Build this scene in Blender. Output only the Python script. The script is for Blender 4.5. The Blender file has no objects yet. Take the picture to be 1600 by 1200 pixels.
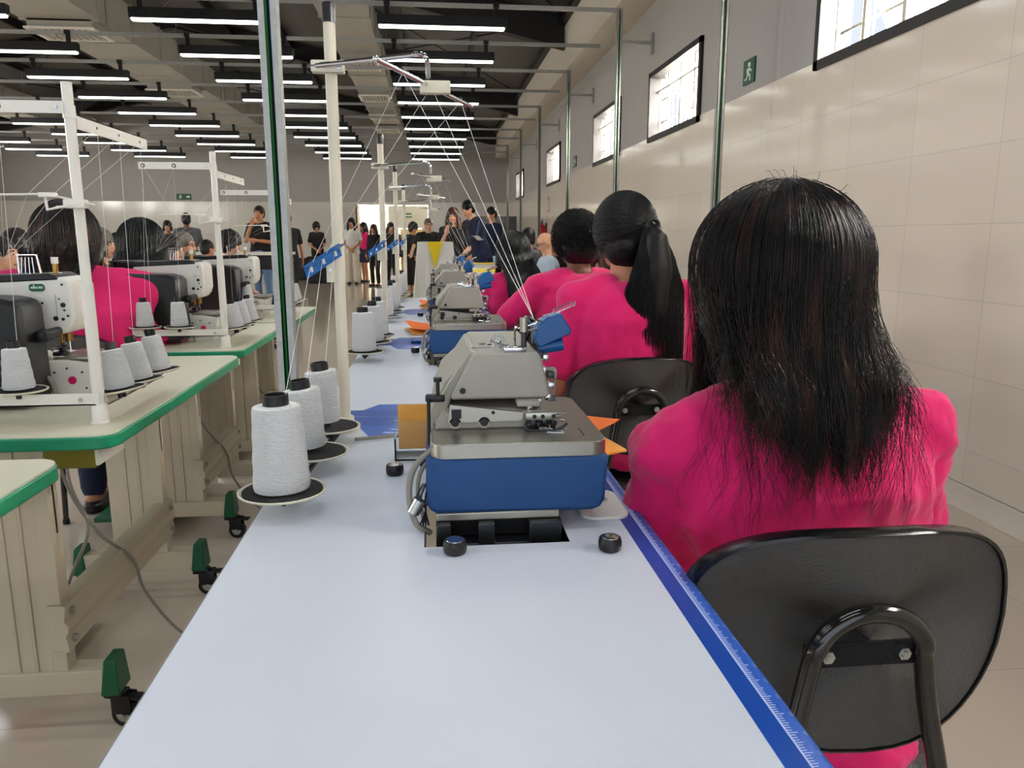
import bpy, bmesh, math, random
import numpy as np
from mathutils import Vector, Matrix, Euler, noise
random.seed(7); rng = np.random.default_rng(7)
SC = bpy.context.scene; COL = SC.collection
PI = math.pi
# ------------------------------------------------------------------ camera
FPX = 1202.0
TH = math.atan(230/FPX); PS = math.atan(125*math.cos(TH)/FPX)
CP = Vector((0, 0, 1.18))
CF = Vector((math.sin(PS)*math.cos(TH), math.cos(PS)*math.cos(TH), -math.sin(TH)))
CR = Vector((math.cos(PS), -math.sin(PS), 0)); CU = CR.cross(CF)
cam = bpy.data.cameras.new('camera'); camo = bpy.data.objects.new('camera', cam); COL.objects.link(camo)
cam.sensor_width = 36; cam.lens = FPX/1600*36; cam.clip_start = .02; cam.clip_end = 200
m = Matrix((CR, CU, -CF)).transposed().to_4x4(); m.translation = CP; camo.matrix_world = m
SC.camera = camo
def P(px, py, D=None, z=None, X=None, Y=None):
    "survey: the world point seen at a pixel of the photograph, at a known depth or on a known plane"
    d = CF + CR*((px-800)/FPX) + CU*((600-py)/FPX)
    if D is None:
        D = (z-CP.z)/d.z if z is not None else (X/d.x if X is not None else Y/d.y)
    return CP + d*D
# ------------------------------------------------------------------ materials
def lin(c):
    if isinstance(c, str): c = [int(c[i:i+2], 16)/255 for i in (0, 2, 4)]
    return tuple((x/12.92 if x <= .04045 else ((x+.055)/1.055)**2.4) for x in c) + (1,)
def mat(name, col, rough=.5, metal=0, bump=0, bscale=60, var=0, vscale=8, emit=0, alpha=1, trans=0, spec=.5, coat=0, sheen=0, stretch=None, ior=1.45):
    M = bpy.data.materials.new(name); M.use_nodes = True; nt = M.node_tree; N = nt.nodes; L = nt.links
    b = N['Principled BSDF']; c = lin(col)
    b.inputs['Base Color'].default_value = c; b.inputs['Roughness'].default_value = rough; b.inputs['Metallic'].default_value = metal
    b.inputs['Specular IOR Level'].default_value = spec; b.inputs['Coat Weight'].default_value = coat; b.inputs['IOR'].default_value = ior
    if sheen: b.inputs['Sheen Weight'].default_value = sheen
    if trans: b.inputs['Transmission Weight'].default_value = trans
    if emit: b.inputs['Emission Color'].default_value = c; b.inputs['Emission Strength'].default_value = emit
    tc = N.new('ShaderNodeTexCoord'); mp = N.new('ShaderNodeMapping'); L.new(tc.outputs['Object'], mp.inputs[0])
    if stretch: mp.inputs['Scale'].default_value = stretch
    if var:
        n = N.new('ShaderNodeTexNoise'); n.inputs['Scale'].default_value = vscale; n.inputs['Detail'].default_value = 4
        L.new(mp.outputs[0], n.inputs['Vector'])
        mx = N.new('ShaderNodeMix'); mx.data_type = 'RGBA'
        mx.inputs[6].default_value = tuple(x*(1-var) for x in c[:3])+(1,); mx.inputs[7].default_value = tuple(min(1, x*(1+var)) for x in c[:3])+(1,)
        L.new(n.outputs[0], mx.inputs[0]); L.new(mx.outputs[2], b.inputs['Base Color'])
    if bump:
        n = N.new('ShaderNodeTexNoise'); n.inputs['Scale'].default_value = bscale; n.inputs['Detail'].default_value = 3
        L.new(mp.outputs[0], n.inputs['Vector'])
        bp = N.new('ShaderNodeBump'); bp.inputs['Strength'].default_value = bump; bp.inputs['Distance'].default_value = .01
        L.new(n.outputs[0], bp.inputs['Height']); L.new(bp.outputs[0], b.inputs['Normal'])
    return M
def tilemat(name, col, sx, sy, ox=0, oy=0, axes=(0, 1), rough=.15, joint=.82, jw=.004, var=.04, ranges=None, spec=.5):
    "flat tiles with thin joints laid out on two object axes, each tile a slightly different tone"
    M = mat(name, col, rough, spec=spec); nt = M.node_tree; N = nt.nodes; L = nt.links; b = N['Principled BSDF']
    tc = N.new('ShaderNodeTexCoord'); sp = N.new('ShaderNodeSeparateXYZ'); L.new(tc.outputs['Object'], sp.inputs[0])
    def mt(op, a, v, c=None):
        n = N.new('ShaderNodeMath'); n.operation = op
        for i, x in enumerate((a, v, c)):
            if x is None: continue
            if isinstance(x, (int, float)): n.inputs[i].default_value = x
            else: L.new(x, n.inputs[i])
        return n.outputs[0]
    js = []; ids = []
    for ax, s, o in ((axes[0], sx, ox), (axes[1], sy, oy)):
        u = mt('DIVIDE', mt('SUBTRACT', sp.outputs[ax], o), s)
        fr = mt('FRACT', u, 0); ids.append(mt('FLOOR', u, 0))
        d = mt('ABSOLUTE', mt('SUBTRACT', fr, .5), 0)
        js.append(mt('GREATER_THAN', d, .5-jw/s/2))
    j = mt('MAXIMUM', js[0], js[1])
    cx = N.new('ShaderNodeCombineXYZ'); L.new(ids[0], cx.inputs[0]); L.new(ids[1], cx.inputs[1])
    wn = N.new('ShaderNodeTexWhiteNoise'); L.new(cx.outputs[0], wn.inputs['Vector'])
    c = lin(col)
    ns = N.new('ShaderNodeTexNoise'); ns.inputs['Scale'].default_value = 1.7; ns.inputs['Detail'].default_value = 5; L.new(tc.outputs['Object'], ns.inputs['Vector'])
    f = mt('MULTIPLY_ADD', wn.outputs[0], .5, mt('MULTIPLY', ns.outputs[0], .5))
    mx = N.new('ShaderNodeMix'); mx.data_type = 'RGBA'; L.new(f, mx.inputs[0])
    mx.inputs[6].default_value = tuple(x*(1-var) for x in c[:3])+(1,); mx.inputs[7].default_value = tuple(x*(1+var) for x in c[:3])+(1,)
    m2 = N.new('ShaderNodeMix'); m2.data_type = 'RGBA'; L.new(j, m2.inputs[0]); L.new(mx.outputs[2], m2.inputs[6])
    m2.inputs[7].default_value = tuple(x*joint for x in c[:3])+(1,); L.new(m2.outputs[2], b.inputs['Base Color'])
    n2 = N.new('ShaderNodeTexNoise'); n2.inputs['Scale'].default_value = 6; L.new(tc.outputs['Object'], n2.inputs['Vector'])
    h = mt('SUBTRACT', mt('MULTIPLY', n2.outputs[0], .12), j)
    bp = N.new('ShaderNodeBump'); bp.inputs['Strength'].default_value = .25; bp.inputs['Distance'].default_value = .003
    L.new(h, bp.inputs['Height']); L.new(bp.outputs[0], b.inputs['Normal'])
    return M
M = {}
M['walltile'] = tilemat('wall_tile', 'e0d5c6', .592, .322, 3.02, .268, (1, 2), .12)
M['fartile'] = tilemat('far_tile', 'd0cdc4', .592, .322, 0, .268, (0, 2), .12)
M['floor'] = tilemat('floor_tile', 'd0c2b1', .8, .8, .3, .2, (0, 1), .09, joint=.72, jw=.003)
M['plaster'] = mat('grey_wall_paint', 'a9a7a3', .7, bump=.1, bscale=30, var=.03)
M['beam'] = mat('cream_plaster', 'd8d0c2', .7, bump=.1)
M['roof'] = mat('roof_panel', '615f5b', .55, var=.08, vscale=3)
M['steel'] = mat('dark_steel', '1d1a1a', .5)
M['cablack'] = mat('black_cable', '0b0b0c', .6)
M['galv'] = mat('galvanised_steel', 'a2a4a0', .45, .5, var=.2, vscale=60, bump=.2, bscale=90)
M['duct'] = mat('duct_metal', 'a9a69c', .5, .15, var=.1, vscale=5)
M['black'] = mat('black_plastic', '0d0d0f', .38)
M['matblack'] = mat('black_felt', '121214', .9, bump=.3, bscale=400)
M['lamp'] = mat('lamp_diffuser', 'fbfbf4', .4, emit=5.0)
M['white'] = mat('white_enamel', 'e8e5dc', .35)
M['cream'] = mat('cream_enamel', 'd9d3bf', .4, bump=.05, bscale=200)
M['yarn'] = mat('white_yarn', 'fafcfc', .85, bump=.9, bscale=40, stretch=(3, 3, 22), var=.04)
M['thread'] = mat('white_thread', 'f2f2ee', .7)
M['tabletop'] = mat('pale_grey_laminate', 'd4dbe8', .3, bump=.04, bscale=500, var=.02, vscale=3)
M['edge'] = mat('grey_edge', '8e9692', .5)
M['blueprint'] = mat('blue_print', '123f93', .32)
M['blueprint2'] = mat('blue_print_light', '2b56ad', .32)
M['marks'] = mat('pale_marks', 'b9c6ea', .45)
M['bluepaint'] = mat('blue_hammered', '023c70', .5, bump=.04, bscale=300)
M['greypaint'] = mat('grey_machine_paint', 'a3a094', .42, bump=.15, bscale=420)
M['nickel'] = mat('brushed_steel', 'aaa69a', .3, .9, bump=.04, bscale=60, stretch=(30, 1, 1))
M['chrome'] = mat('chrome', 'd5d5d8', .12, 1)
M['darkmetal'] = mat('dark_metal', '45464a', .35, .9)
M['brass'] = mat('brass', 'b28a44', .3, .9)
M['clear'] = mat('clear_plastic', 'f4f8fa', .05, trans=.96, ior=1.12)
M['bluepl'] = mat('blue_plastic', '0b4f8d', .25)
M['paper'] = mat('manila_paper', 'eda94b', .75, var=.06, vscale=40)
M['orange'] = mat('orange_paper', 'dd6a1c', .75)
M['green'] = mat('green_edge', '137a58', .3, bump=.1, bscale=30)
M['creamtop'] = mat('cream_laminate', 'd2d0ba', .4, var=.02)
M['legpaint'] = mat('beige_leg_paint', 'cfc3ac', .45)
M['darkgreen'] = mat('green_plastic', '0f5a38', .4)
M['zinc'] = mat('zinc_bolt', 'b9bcb8', .3, 1)
M['cable'] = mat('grey_cable', '8d8880', .6)
M['cabblue'] = mat('blue_cable', '12518f', .5); M['cabgreen'] = mat('green_cable', '1a7a33', .5)
M['gold'] = mat('passivated_box', '80782e', .4, .6)
M['chairvinyl'] = mat('black_chair_shell', '454340', .5, bump=.35, bscale=420, var=.12, vscale=500)
M['chairedge'] = mat('black_edge_trim', '0c0c0e', .25)
M['tube'] = mat('black_enamel_tube', '121210', .16, coat=.6)
M['seatvinyl'] = mat('black_vinyl', '29292b', .4, bump=.3, bscale=150)
M['pink'] = mat('pink_jersey', 'dd1068', .85, bump=.9, bscale=6, sheen=.2, var=.03)
M['pinkfar'] = mat('pink_cotton', 'd01c64', .85)
M['skin'] = mat('skin', 'b97f5e', .55, var=.05); M['skinl'] = mat('skin_light', 'd9a384', .5, var=.05); M['skind'] = mat('skin_dark', '6e452f', .55)
M['eye'] = mat('eye_dark', '1a1210', .3); M['lip'] = mat('lip', '9c4a45', .5)
M['navy'] = mat('navy_cloth', '16203f', .8); M['blackcloth'] = mat('black_cloth', '101012', .85); M['greycloth'] = mat('grey_cloth', '55575c', .85)
M['whitecloth'] = mat('white_cloth', 'd8d6d0', .85); M['creamcloth'] = mat('cream_trousers', 'cfc6b4', .85); M['jeans'] = mat('denim', '6f8fb5', .85, var=.15, vscale=30)
M['brownc'] = mat('brown_cloth', '6a573c', .85); M['greenc'] = mat('green_cloth', '1d7d4a', .85); M['ltblue'] = mat('pale_blue_cloth', 'b4c4d6', .85)
M['tablecloth'] = mat('white_tablecloth', 'd9d9d4', .85, bump=.1, bscale=20); M['yellow'] = mat('yellow_cloth', 'd8bf18', .8)
M['signgreen'] = mat('exit_green', '0d4a30', .4); M['signmark'] = mat('sign_white', 'cfe0d0', .4)
M['red'] = mat('red_enamel', 'b3151f', .3)
M['doorbeige'] = mat('beige_door', 'a8905f', .5); M['wood'] = mat('brown_wood', '6b4a28', .5)
M['glassw'] = mat('window_glass', 'ffffff', .02, trans=1, ior=1.02)
M['hallwall'] = mat('hall_paint', 'e8e6da', .6)
def hairmat(name, dark, light, tip=None):
    A = mat(name, dark, .42, spec=.35); nt = A.node_tree; N = nt.nodes; L = nt.links
    tc = N.new('ShaderNodeTexCoord'); n = N.new('ShaderNodeTexNoise'); n.inputs['Scale'].default_value = 9; n.inputs['Detail'].default_value = 6
    mp = N.new('ShaderNodeMapping'); mp.inputs['Scale'].default_value = (6, 6, .7); L.new(tc.outputs['Object'], mp.inputs[0]); L.new(mp.outputs[0], n.inputs['Vector'])
    cr = N.new('ShaderNodeValToRGB'); cr.color_ramp.elements[0].position = .5; cr.color_ramp.elements[0].color = lin(dark); cr.color_ramp.elements[1].position = .75; cr.color_ramp.elements[1].color = lin(light)
    L.new(n.outputs[0], cr.inputs[0]); L.new(cr.outputs[0], N['Principled BSDF'].inputs['Base Color'])
    return A
M['hairbrown'] = hairmat('dark_brown_hair', '0e0a09', '45291e'); M['hairblack'] = hairmat('black_hair', '0a090a', '17151a')
M['hairred'] = hairmat('auburn_hair', '3a1c12', '5b2c1c'); M['hairgrey'] = hairmat('grey_hair', '5c564e', '8a8276')
# ------------------------------------------------------------------ mesh builder
class MB:
    def __init__(s): s.v = []; s.f = []; s.mi = []; s.mats = []
    def slot(s, m):
        if m is None: m = M['white']
        if isinstance(m, str): m = M[m]
        if m not in s.mats: s.mats.append(m)
        return s.mats.index(m)
    def add(s, vs, fs, m=None, mx=None):
        k = len(s.v); i = s.slot(m) if (m is not None or not s.mats) else 0
        for p in vs: s.v.append(tuple(mx @ Vector(p)) if mx else tuple(p))
        for f in fs: s.f.append([k+a for a in f]); s.mi.append(i)
        return s
    def box(s, c, d, m=None, mx=None, bev=0, seg=2):
        if bev:
            bm = bmesh.new(); bmesh.ops.create_cube(bm, size=1)
            for v in bm.verts: v.co = Vector((v.co.x*d[0], v.co.y*d[1], v.co.z*d[2]))
            bmesh.ops.bevel(bm, geom=list(bm.edges), offset=bev, segments=seg, affect='EDGES', profile=.5)
            vs = [v.co+Vector(c) for v in bm.verts]; bm.verts.index_update(); fs = [[v.index for v in f.verts] for f in bm.faces]; bm.free()
            return s.add(vs, fs, m, mx)
        x, y, z = c; a, b, e = d[0]/2, d[1]/2, d[2]/2
        vs = [(x+i*a, y+j*b, z+k*e) for k in (-1, 1) for j in (-1, 1) for i in (-1, 1)]
        return s.add(vs, [(0, 2, 3, 1), (4, 5, 7, 6), (0, 1, 5, 4), (2, 6, 7, 3), (0, 4, 6, 2), (1, 3, 7, 5)], m, mx)
    def b2(s, lo, hi, m=None, **k):
        return s.box([(a+b)/2 for a, b in zip(lo, hi)], [abs(b-a) for a, b in zip(lo, hi)], m, **k)
    def loft(s, rings, m=None, cap=True, mx=None, closed=True):
        n = len(rings[0]); vs = [p for r in rings for p in r]; fs = []
        for i in range(len(rings)-1):
            for j in range(n if closed else n-1):
                a = i*n+j; b = i*n+(j+1) % n; fs.append((a, b, b+n, a+n))
        if cap: fs.append(list(range(n))[::-1]); fs.append([(len(rings)-1)*n+j for j in range(n)])
        return s.add(vs, fs, m, mx)
    def tube(s, path, r, m=None, seg=8, mx=None, cap=True):
        path = [Vector(p) for p in path]; n = len(path); rs = r if isinstance(r, (list, tuple)) else [r]*n
        t0 = (path[1]-path[0]).normalized(); up = Vector((0, 0, 1)) if abs(t0.z) < .9 else Vector((1, 0, 0))
        u = t0.cross(up).normalized(); rings = []
        for i in range(n):
            t = ((path[min(i+1, n-1)]-path[max(i-1, 0)])); t = t.normalized() if t.length > 1e-9 else t0
            u = (u - t*u.dot(t)); u = u.normalized() if u.length > 1e-6 else t.orthogonal().normalized(); w = t.cross(u)
            rings.append([path[i]+(u*math.cos(2*PI*k/seg)+w*math.sin(2*PI*k/seg))*rs[i] for k in range(seg)])
        return s.loft(rings, m, cap, mx)
    def cyl(s, a, b, r, m=None, seg=20, r2=None, mx=None):
        return s.tube([a, b], [r, r if r2 is None else r2], m, seg, mx)
    def lathe(s, prof, m=None, seg=32, c=(0, 0, 0), mx=None, cap=True):
        rings = [[(c[0]+r*math.cos(2*PI*k/seg), c[1]+r*math.sin(2*PI*k/seg), c[2]+z) for k in range(seg)] for r, z in prof]
        return s.loft(rings, m, cap, mx)
    def ell(s, c, r, m=None, seg=16, rings=10, mx=None):
        vs = []; c = Vector(c)
        R = [[(c.x+r[0]*math.sin(PI*i/rings)*math.cos(2*PI*k/seg), c.y+r[1]*math.sin(PI*i/rings)*math.sin(2*PI*k/seg), c.z-r[2]*math.cos(PI*i/rings)) for k in range(seg)] for i in range(rings+1)]
        e = .02
        R[0] = [(c.x+r[0]*e*math.cos(2*PI*k/seg), c.y+r[1]*e*math.sin(2*PI*k/seg), c.z-r[2]) for k in range(seg)]
        R[-1] = [(c.x+r[0]*e*math.cos(2*PI*k/seg), c.y+r[1]*e*math.sin(2*PI*k/seg), c.z+r[2]) for k in range(seg)]
        return s.loft(R, m, True, mx)
    def prism(s, poly, lo, hi, m=None, axis=2, mx=None):
        "polygon (a,b) extruded along an axis: 2 -> (x,y) along z, 1 -> (x,z) along y, 0 -> (y,z) along x"
        def q(a, b, t): return {2: (a, b, t), 1: (a, t, b), 0: (t, a, b)}[axis]
        n = len(poly); vs = [q(a, b, lo) for a, b in poly]+[q(a, b, hi) for a, b in poly]
        return s.add(vs, [list(range(n))[::-1], list(range(n, 2*n))]+[(i, (i+1) % n, n+(i+1) % n, n+i) for i in range(n)], m, mx)
    def build(s, name, parent=None, loc=None, rot=None, bev=0, sharp=35, m=None, sub=0):
        me = bpy.data.meshes.new(name); me.from_pydata(s.v, [], s.f); 
        for x in (s.mats or [M['white']]): me.materials.append(x)
        me.polygons.foreach_set('material_index', s.mi)
        bm = bmesh.new(); bm.from_mesh(me); bmesh.ops.recalc_face_normals(bm, faces=bm.faces); bm.to_mesh(me); bm.free()
        me.shade_smooth(); me.set_sharp_from_angle(angle=math.radians(sharp)); me.update()
        o = bpy.data.objects.new(name, me); COL.objects.link(o)
        if parent is not None: o.parent = parent
        if loc is not None: o.location = loc
        if rot is not None: o.rotation_euler = rot
        if bev:
            b = o.modifiers.new('bevel', 'BEVEL'); b.width = bev; b.segments = 2; b.limit_method = 'ANGLE'; b.angle_limit = math.radians(40)
        if sub: d = o.modifiers.new('subsurf', 'SUBSURF'); d.levels = sub; d.render_levels = sub
        return o
def tag(o, label, cat, group=None, kind=None):
    o['label'] = label; o['category'] = cat
    if group: o['group'] = group
    if kind: o['kind'] = kind
    return o
def thing(name, label, cat, loc=(0, 0, 0), rz=0, group=None, scale=1):
    o = bpy.data.objects.new(name, None); COL.objects.link(o); o.location = loc; o.rotation_euler = (0, 0, rz); o.scale = (scale,)*3; o.empty_display_size = .05
    return tag(o, label, cat, group)
def lab(o, s): o['label'] = s; return o
def struct(o): o['kind'] = 'structure'; return o
def dup(root, loc, rz=None, label=None, group=None, scale=None):
    def cp(o, par):
        c = o.copy(); COL.objects.link(c)
        if par: c.parent = par
        for ch in [x for x in KIDS.get(o.name, [])]: cp(ch, c)
        return c
    KIDS = {}
    for x in bpy.data.objects:
        if x.parent: KIDS.setdefault(x.parent.name, []).append(x)
    r = cp(root, None); r.location = loc
    if rz is not None: r.rotation_euler = (0, 0, rz)
    if label: r['label'] = label
    if group: r['group'] = group
    if scale: r.scale = (scale,)*3
    return r
def arc(c, r, a0, a1, n, ax='xz'):
    out = []
    for i in range(n+1):
        a = math.radians(a0+(a1-a0)*i/n); x, y = r*math.cos(a), r*math.sin(a)
        out.append({'xz': (c[0]+x, c[1], c[2]+y), 'xy': (c[0]+x, c[1]+y, c[2]), 'yz': (c[0], c[1]+x, c[2]+y)}[ax])
    return out
def rrect(w, h, r, n=5, cx=0, cy=0):
    out = []
    for sx, sy, a in ((1, 1, 0), (-1, 1, 90), (-1, -1, 180), (1, -1, 270)):
        for i in range(n+1):
            t = math.radians(a+90*i/n); out.append((cx+sx*(w/2-r)+r*math.cos(t), cy+sy*(h/2-r)+r*math.sin(t)))
    return out
def smooth_path(pts, n=8):
    pts = [Vector(p) for p in pts]; out = []
    q = [pts[0]*2-pts[1]]+pts+[pts[-1]*2-pts[-2]]
    for i in range(1, len(q)-2):
        for k in range(n):
            t = k/n; a, b, c, d = q[i-1], q[i], q[i+1], q[i+2]
            out.append(.5*((2*b)+(-a+c)*t+(2*a-5*b+4*c-d)*t*t+(-a+3*b-3*c+d)*t**3))
    out.append(pts[-1]); return out
_tg = {}
def text_geo(s):
    if s not in _tg:
        cu = bpy.data.curves.new('t', 'FONT'); cu.body = s; cu.size = 1; cu.align_x = 'CENTER'; cu.align_y = 'CENTER'; cu.extrude = .0; cu.resolution_u = 2
        o = bpy.data.objects.new('t', cu); me = o.to_mesh(); vs = [tuple(v.co) for v in me.vertices]; fs = [list(p.vertices) for p in me.polygons]
        o.to_mesh_clear(); bpy.data.objects.remove(o); bpy.data.curves.remove(cu); _tg[s] = (vs, fs)
    return _tg[s]
# ------------------------------------------------------------------ the hall
XR, XL, YF, YB = 2.295, -12.9, 24.0, -3.2
ZT = 2.2
WINS = [(-.4, 1.15), (3.15, 4.65), (6.68, 8.27), (9.55, 11.1), (14.0, 15.6), (19.6, 21.25)]  # first window is out of view, added to light the near table from the right
WZ0, WZ1 = 2.15, 2.84
b = MB(); b.b2((XL-.2, YB-.2, -.12), (XR+.2, YF+4.2, 0), 'floor'); struct(b.build('floor'))
# right wall with window openings: grey paint above, polished tile below (tile stands 8 mm proud)
b = MB(); x0, x1 = XR+.008, XR+.2
ys = [YB]+[y for w in WINS for y in w]+[YF+.2]
for i in range(len(ys)-1):
    if i % 2 == 0: b.b2((x0, ys[i], 0), (x1, ys[i+1], 3.6), 'plaster')
    else: b.b2((x0, ys[i], 0), (x1, ys[i+1], WZ0), 'plaster'); b.b2((x0, ys[i], WZ1), (x1, ys[i+1], 3.6), 'plaster')
wr = struct(b.build('wall_right'))
b = MB()
for i in range(len(ys)-1): b.b2((XR, ys[i], .115), (x0+.001, ys[i+1], ZT if i % 2 == 0 else WZ0), 'walltile')
b.build('wall_tiling', wr)
b = MB(); b.b2((XR-.012, YB, 0), (XR+.005, YF, .112), 'beam'); struct(b.build('baseboard_right', bev=.003))
b = MB(); b.b2((1.95, YB, 3.52), (XR+.2, YF, 4.45), 'beam'); struct(b.build('trim_1'))
b = MB(); b.b2((1.86, YB, 4.14), (1.95, YF, 4.22), 'steel'); struct(b.build('trim_2'))
# far wall with the doorway, hall behind
DX0, DX1, DZ = -2.22, -.1, 2.13
b = MB(); b.b2((XL, YF+.008, 0), (DX0, YF+.2, 6), 'plaster'); b.b2((DX1, YF+.008, 0), (XR+.2, YF+.2, 6), 'plaster'); b.b2((DX0, YF+.008, DZ), (DX1, YF+.2, 6), 'plaster')
wf = struct(b.build('wall_far'))
b = MB(); b.b2((XL, YF, .1), (DX0, YF+.01, ZT), 'fartile'); b.b2((DX1, YF, .1), (XR, YF+.01, ZT), 'fartile'); b.b2((DX0, YF, DZ), (DX1, YF+.01, ZT), 'fartile'); b.build('wall_tiling', wf)
b = MB(); b.b2((XL, YF-.012, 0), (DX0, YF+.01, .1), 'beam'); b.b2((DX1, YF-.012, 0), (XR, YF+.01, .1), 'beam'); struct(b.build('baseboard_far'))
b = MB(); b.b2((XL-.2, YB, 0), (XL, YF+.2, 4.6), 'plaster'); struct(b.build('wall_left'))
b = MB(); b.b2((XL, YB, .1), (XL+.01, YF, ZT), 'walltile'); struct(b.build('trim_3'))
# back wall behind the photographer: unseen opening added for ambient fill light
b = MB(); b.b2((XL, YB-.2, 0), (-4.6, YB, 6), 'plaster'); b.b2((1.9, YB-.2, 0), (XR+.2, YB, 6), 'plaster'); b.b2((-4.6, YB-.2, 3.1), (1.9, YB, 6), 'plaster'); struct(b.build('wall_back'))
# hall beyond the doorway
b = MB(); b.b2((-4, YF+2.2, 0), (1.5, YF+2.3, 3.2), 'hallwall'); b.b2((-4, YF+.2, 2.9), (1.5, YF+2.3, 3.0), 'hallwall'); b.b2((-4.1, YF+.2, 0), (-4, YF+2.3, 3), 'hallwall'); b.b2((1.5, YF+.2, 0), (1.6, YF+2.3, 3), 'hallwall'); struct(b.build('wall_hall'))
b = MB(); b.b2((-1.35, YF+1.0, 1.45), (-.12, YF+1.08, 2.13), 'hallwall'); b.b2((-1.35, YF+1.0, 0), (-1.2, YF+1.08, 1.45), 'plaster'); b.b2((-.3, YF+1.0, 0), (-.12, YF+1.08, 1.45), 'plaster'); struct(b.build('wall_porch'))
b = MB(); b.b2((-1.0, YF+1.3, 0), (-.28, YF+1.34, 1.42), 'doorbeige'); d = struct(b.build('door_1'))
b = MB(); b.cyl((-.36, YF+1.3, .95), (-.36, YF+1.25, .95), .02, 'zinc'); b.cyl((-.36, YF+1.26, .95), (-.47, YF+1.26, .95), .01, 'zinc'); b.build('door_handle', d)
b = MB(); b.b2((DX0+.02, YF-.75, .01), (DX0+.07, YF-.02, 2.1), 'wood'); d = struct(b.build('door_2'))
b = MB(); b.cyl((DX0+.07, YF-.68, 1), (DX0+.12, YF-.68, 1), .012, 'zinc'); b.cyl((DX0+.12, YF-.68, 1), (DX0+.12, YF-.56, 1), .01, 'zinc'); b.build('door_handle', d)
# roof: two pitches on steel rafters
XM, ZM, ZE = -5.3, 5.75, 4.28
b = MB()
for xa, xb in ((1.95, XM), (XL, XM)):
    b.add([(xa, YB-.2, ZE), (xa, YF+.2, ZE), (xb, YF+.2, ZM), (xb, YB-.2, ZM), (xa, YB-.2, ZE+.1), (xa, YF+.2, ZE+.1), (xb, YF+.2, ZM+.1), (xb, YB-.2, ZM+.1)],
          [(0, 1, 2, 3), (4, 5, 6, 7), (0, 1, 5, 4), (2, 3, 7, 6), (0, 3, 7, 4), (1, 2, 6, 5)], 'roof')
struct(b.build('ceiling'))
n = 4
for y in (-.5, 5.6, 11.6, 17.8, 23.6):
    b = MB()
    for xa, xb in ((1.94, XM), (XL, XM)):
        d0, d1 = .42, .26
        za, zb = ZE-.03, ZM-.03
        b.add([(xa, y-.01, za-d0), (xb, y-.01, zb-d1), (xb, y-.01, zb), (xa, y-.01, za), (xa, y+.01, za-d0), (xb, y+.01, zb-d1), (xb, y+.01, zb), (xa, y+.01, za)],
              [(0, 1, 2, 3), (4, 5, 6, 7), (0, 1, 5, 4), (2, 3, 7, 6), (0, 3, 7, 4), (1, 2, 6, 5)], 'steel')
        for dz0, dz1 in ((-d0, -d1), (0, 0)):
            b.add([(xa, y-.09, za+dz0), (xb, y-.09, zb+dz1), (xb, y+.09, zb+dz1), (xa, y+.09, za+dz0), (xa, y-.09, za+dz0-.012), (xb, y-.09, zb+dz1-.012), (xb, y+.09, zb+dz1-.012), (xa, y+.09, za+dz0-.012)],
                  [(0, 1, 2, 3), (4, 5, 6, 7), (0, 1, 5, 4), (2, 3, 7, 6), (0, 3, 7, 4), (1, 2, 6, 5)], 'steel')
    struct(b.build('trim_%d' % n)); n += 1
b = MB()      # purlins and cross braces under the panels
for i in range(1, 6):
    for xa, xb in ((1.95, XM), (XL, XM)):
        x = xa+(xb-xa)*i/6; z = ZE+(ZM-ZE)*i/6-.07; b.b2((x-.03, YB, z-.1), (x+.03, YF, z+.05), 'steel')
for y in (5.6, 11.6, 17.8):
    for xa in (1.9, -2.8, -7.8):
        b.cyl((xa, y, 4.2 if xa > 0 else 4.9), (xa-3.6, y+5.9, 4.85), .014, 'steel', 6); b.cyl((xa-3.6, y, 4.8), (xa, y+5.9, 4.25 if xa > 0 else 4.85), .014, 'steel', 6)
struct(b.build('trim_%d' % n)); n += 1
# windows
WLAB = None
for i, (y0, y1) in enumerate(WINS):
    w = bpy.data.objects.new('window_%d' % (i+1), None); COL.objects.link(w); w.location = (XR, y0, WZ0); struct(w)
    W = y1-y0; H = WZ1-WZ0
    b = MB()
    for lo, hi in (((-.02, 0, 0), (.16, W, .05)), ((-.02, 0, H-.05), (.16, W, H)), ((-.02, 0, 0), (.16, .05, H)), ((-.02, W-.05, 0), (.16, W, H))): b.b2(lo, hi, 'steel')
    b.build('window_frame', w)
    b = MB()
    for k in (1, 2, 3):
        y = W*k/4; b.b2((.07, y-.016, .05), (.1, y+.016, H-.05), 'cream')
    b.b2((.07, .05, H*.72), (.1, W-.05, H*.72+.018), 'cream')
    b.build('window_mullion', w)
    b = MB(); b.b2((.083, .05, .05), (.087, W-.05, H-.05), 'glassw'); b.build('window_pane', w)
    b = MB(); nb = 12
    for k in range(1, nb): y = W*k/nb; b.cyl((.13, y, .04), (.13, y, H-.04), .006, 'white', 6)
    for z in (H*.3, H*.62): b.b2((.125, .03, z-.008), (.135, W-.03, z+.008), 'white')
    b.build('window_bars', w)
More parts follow.
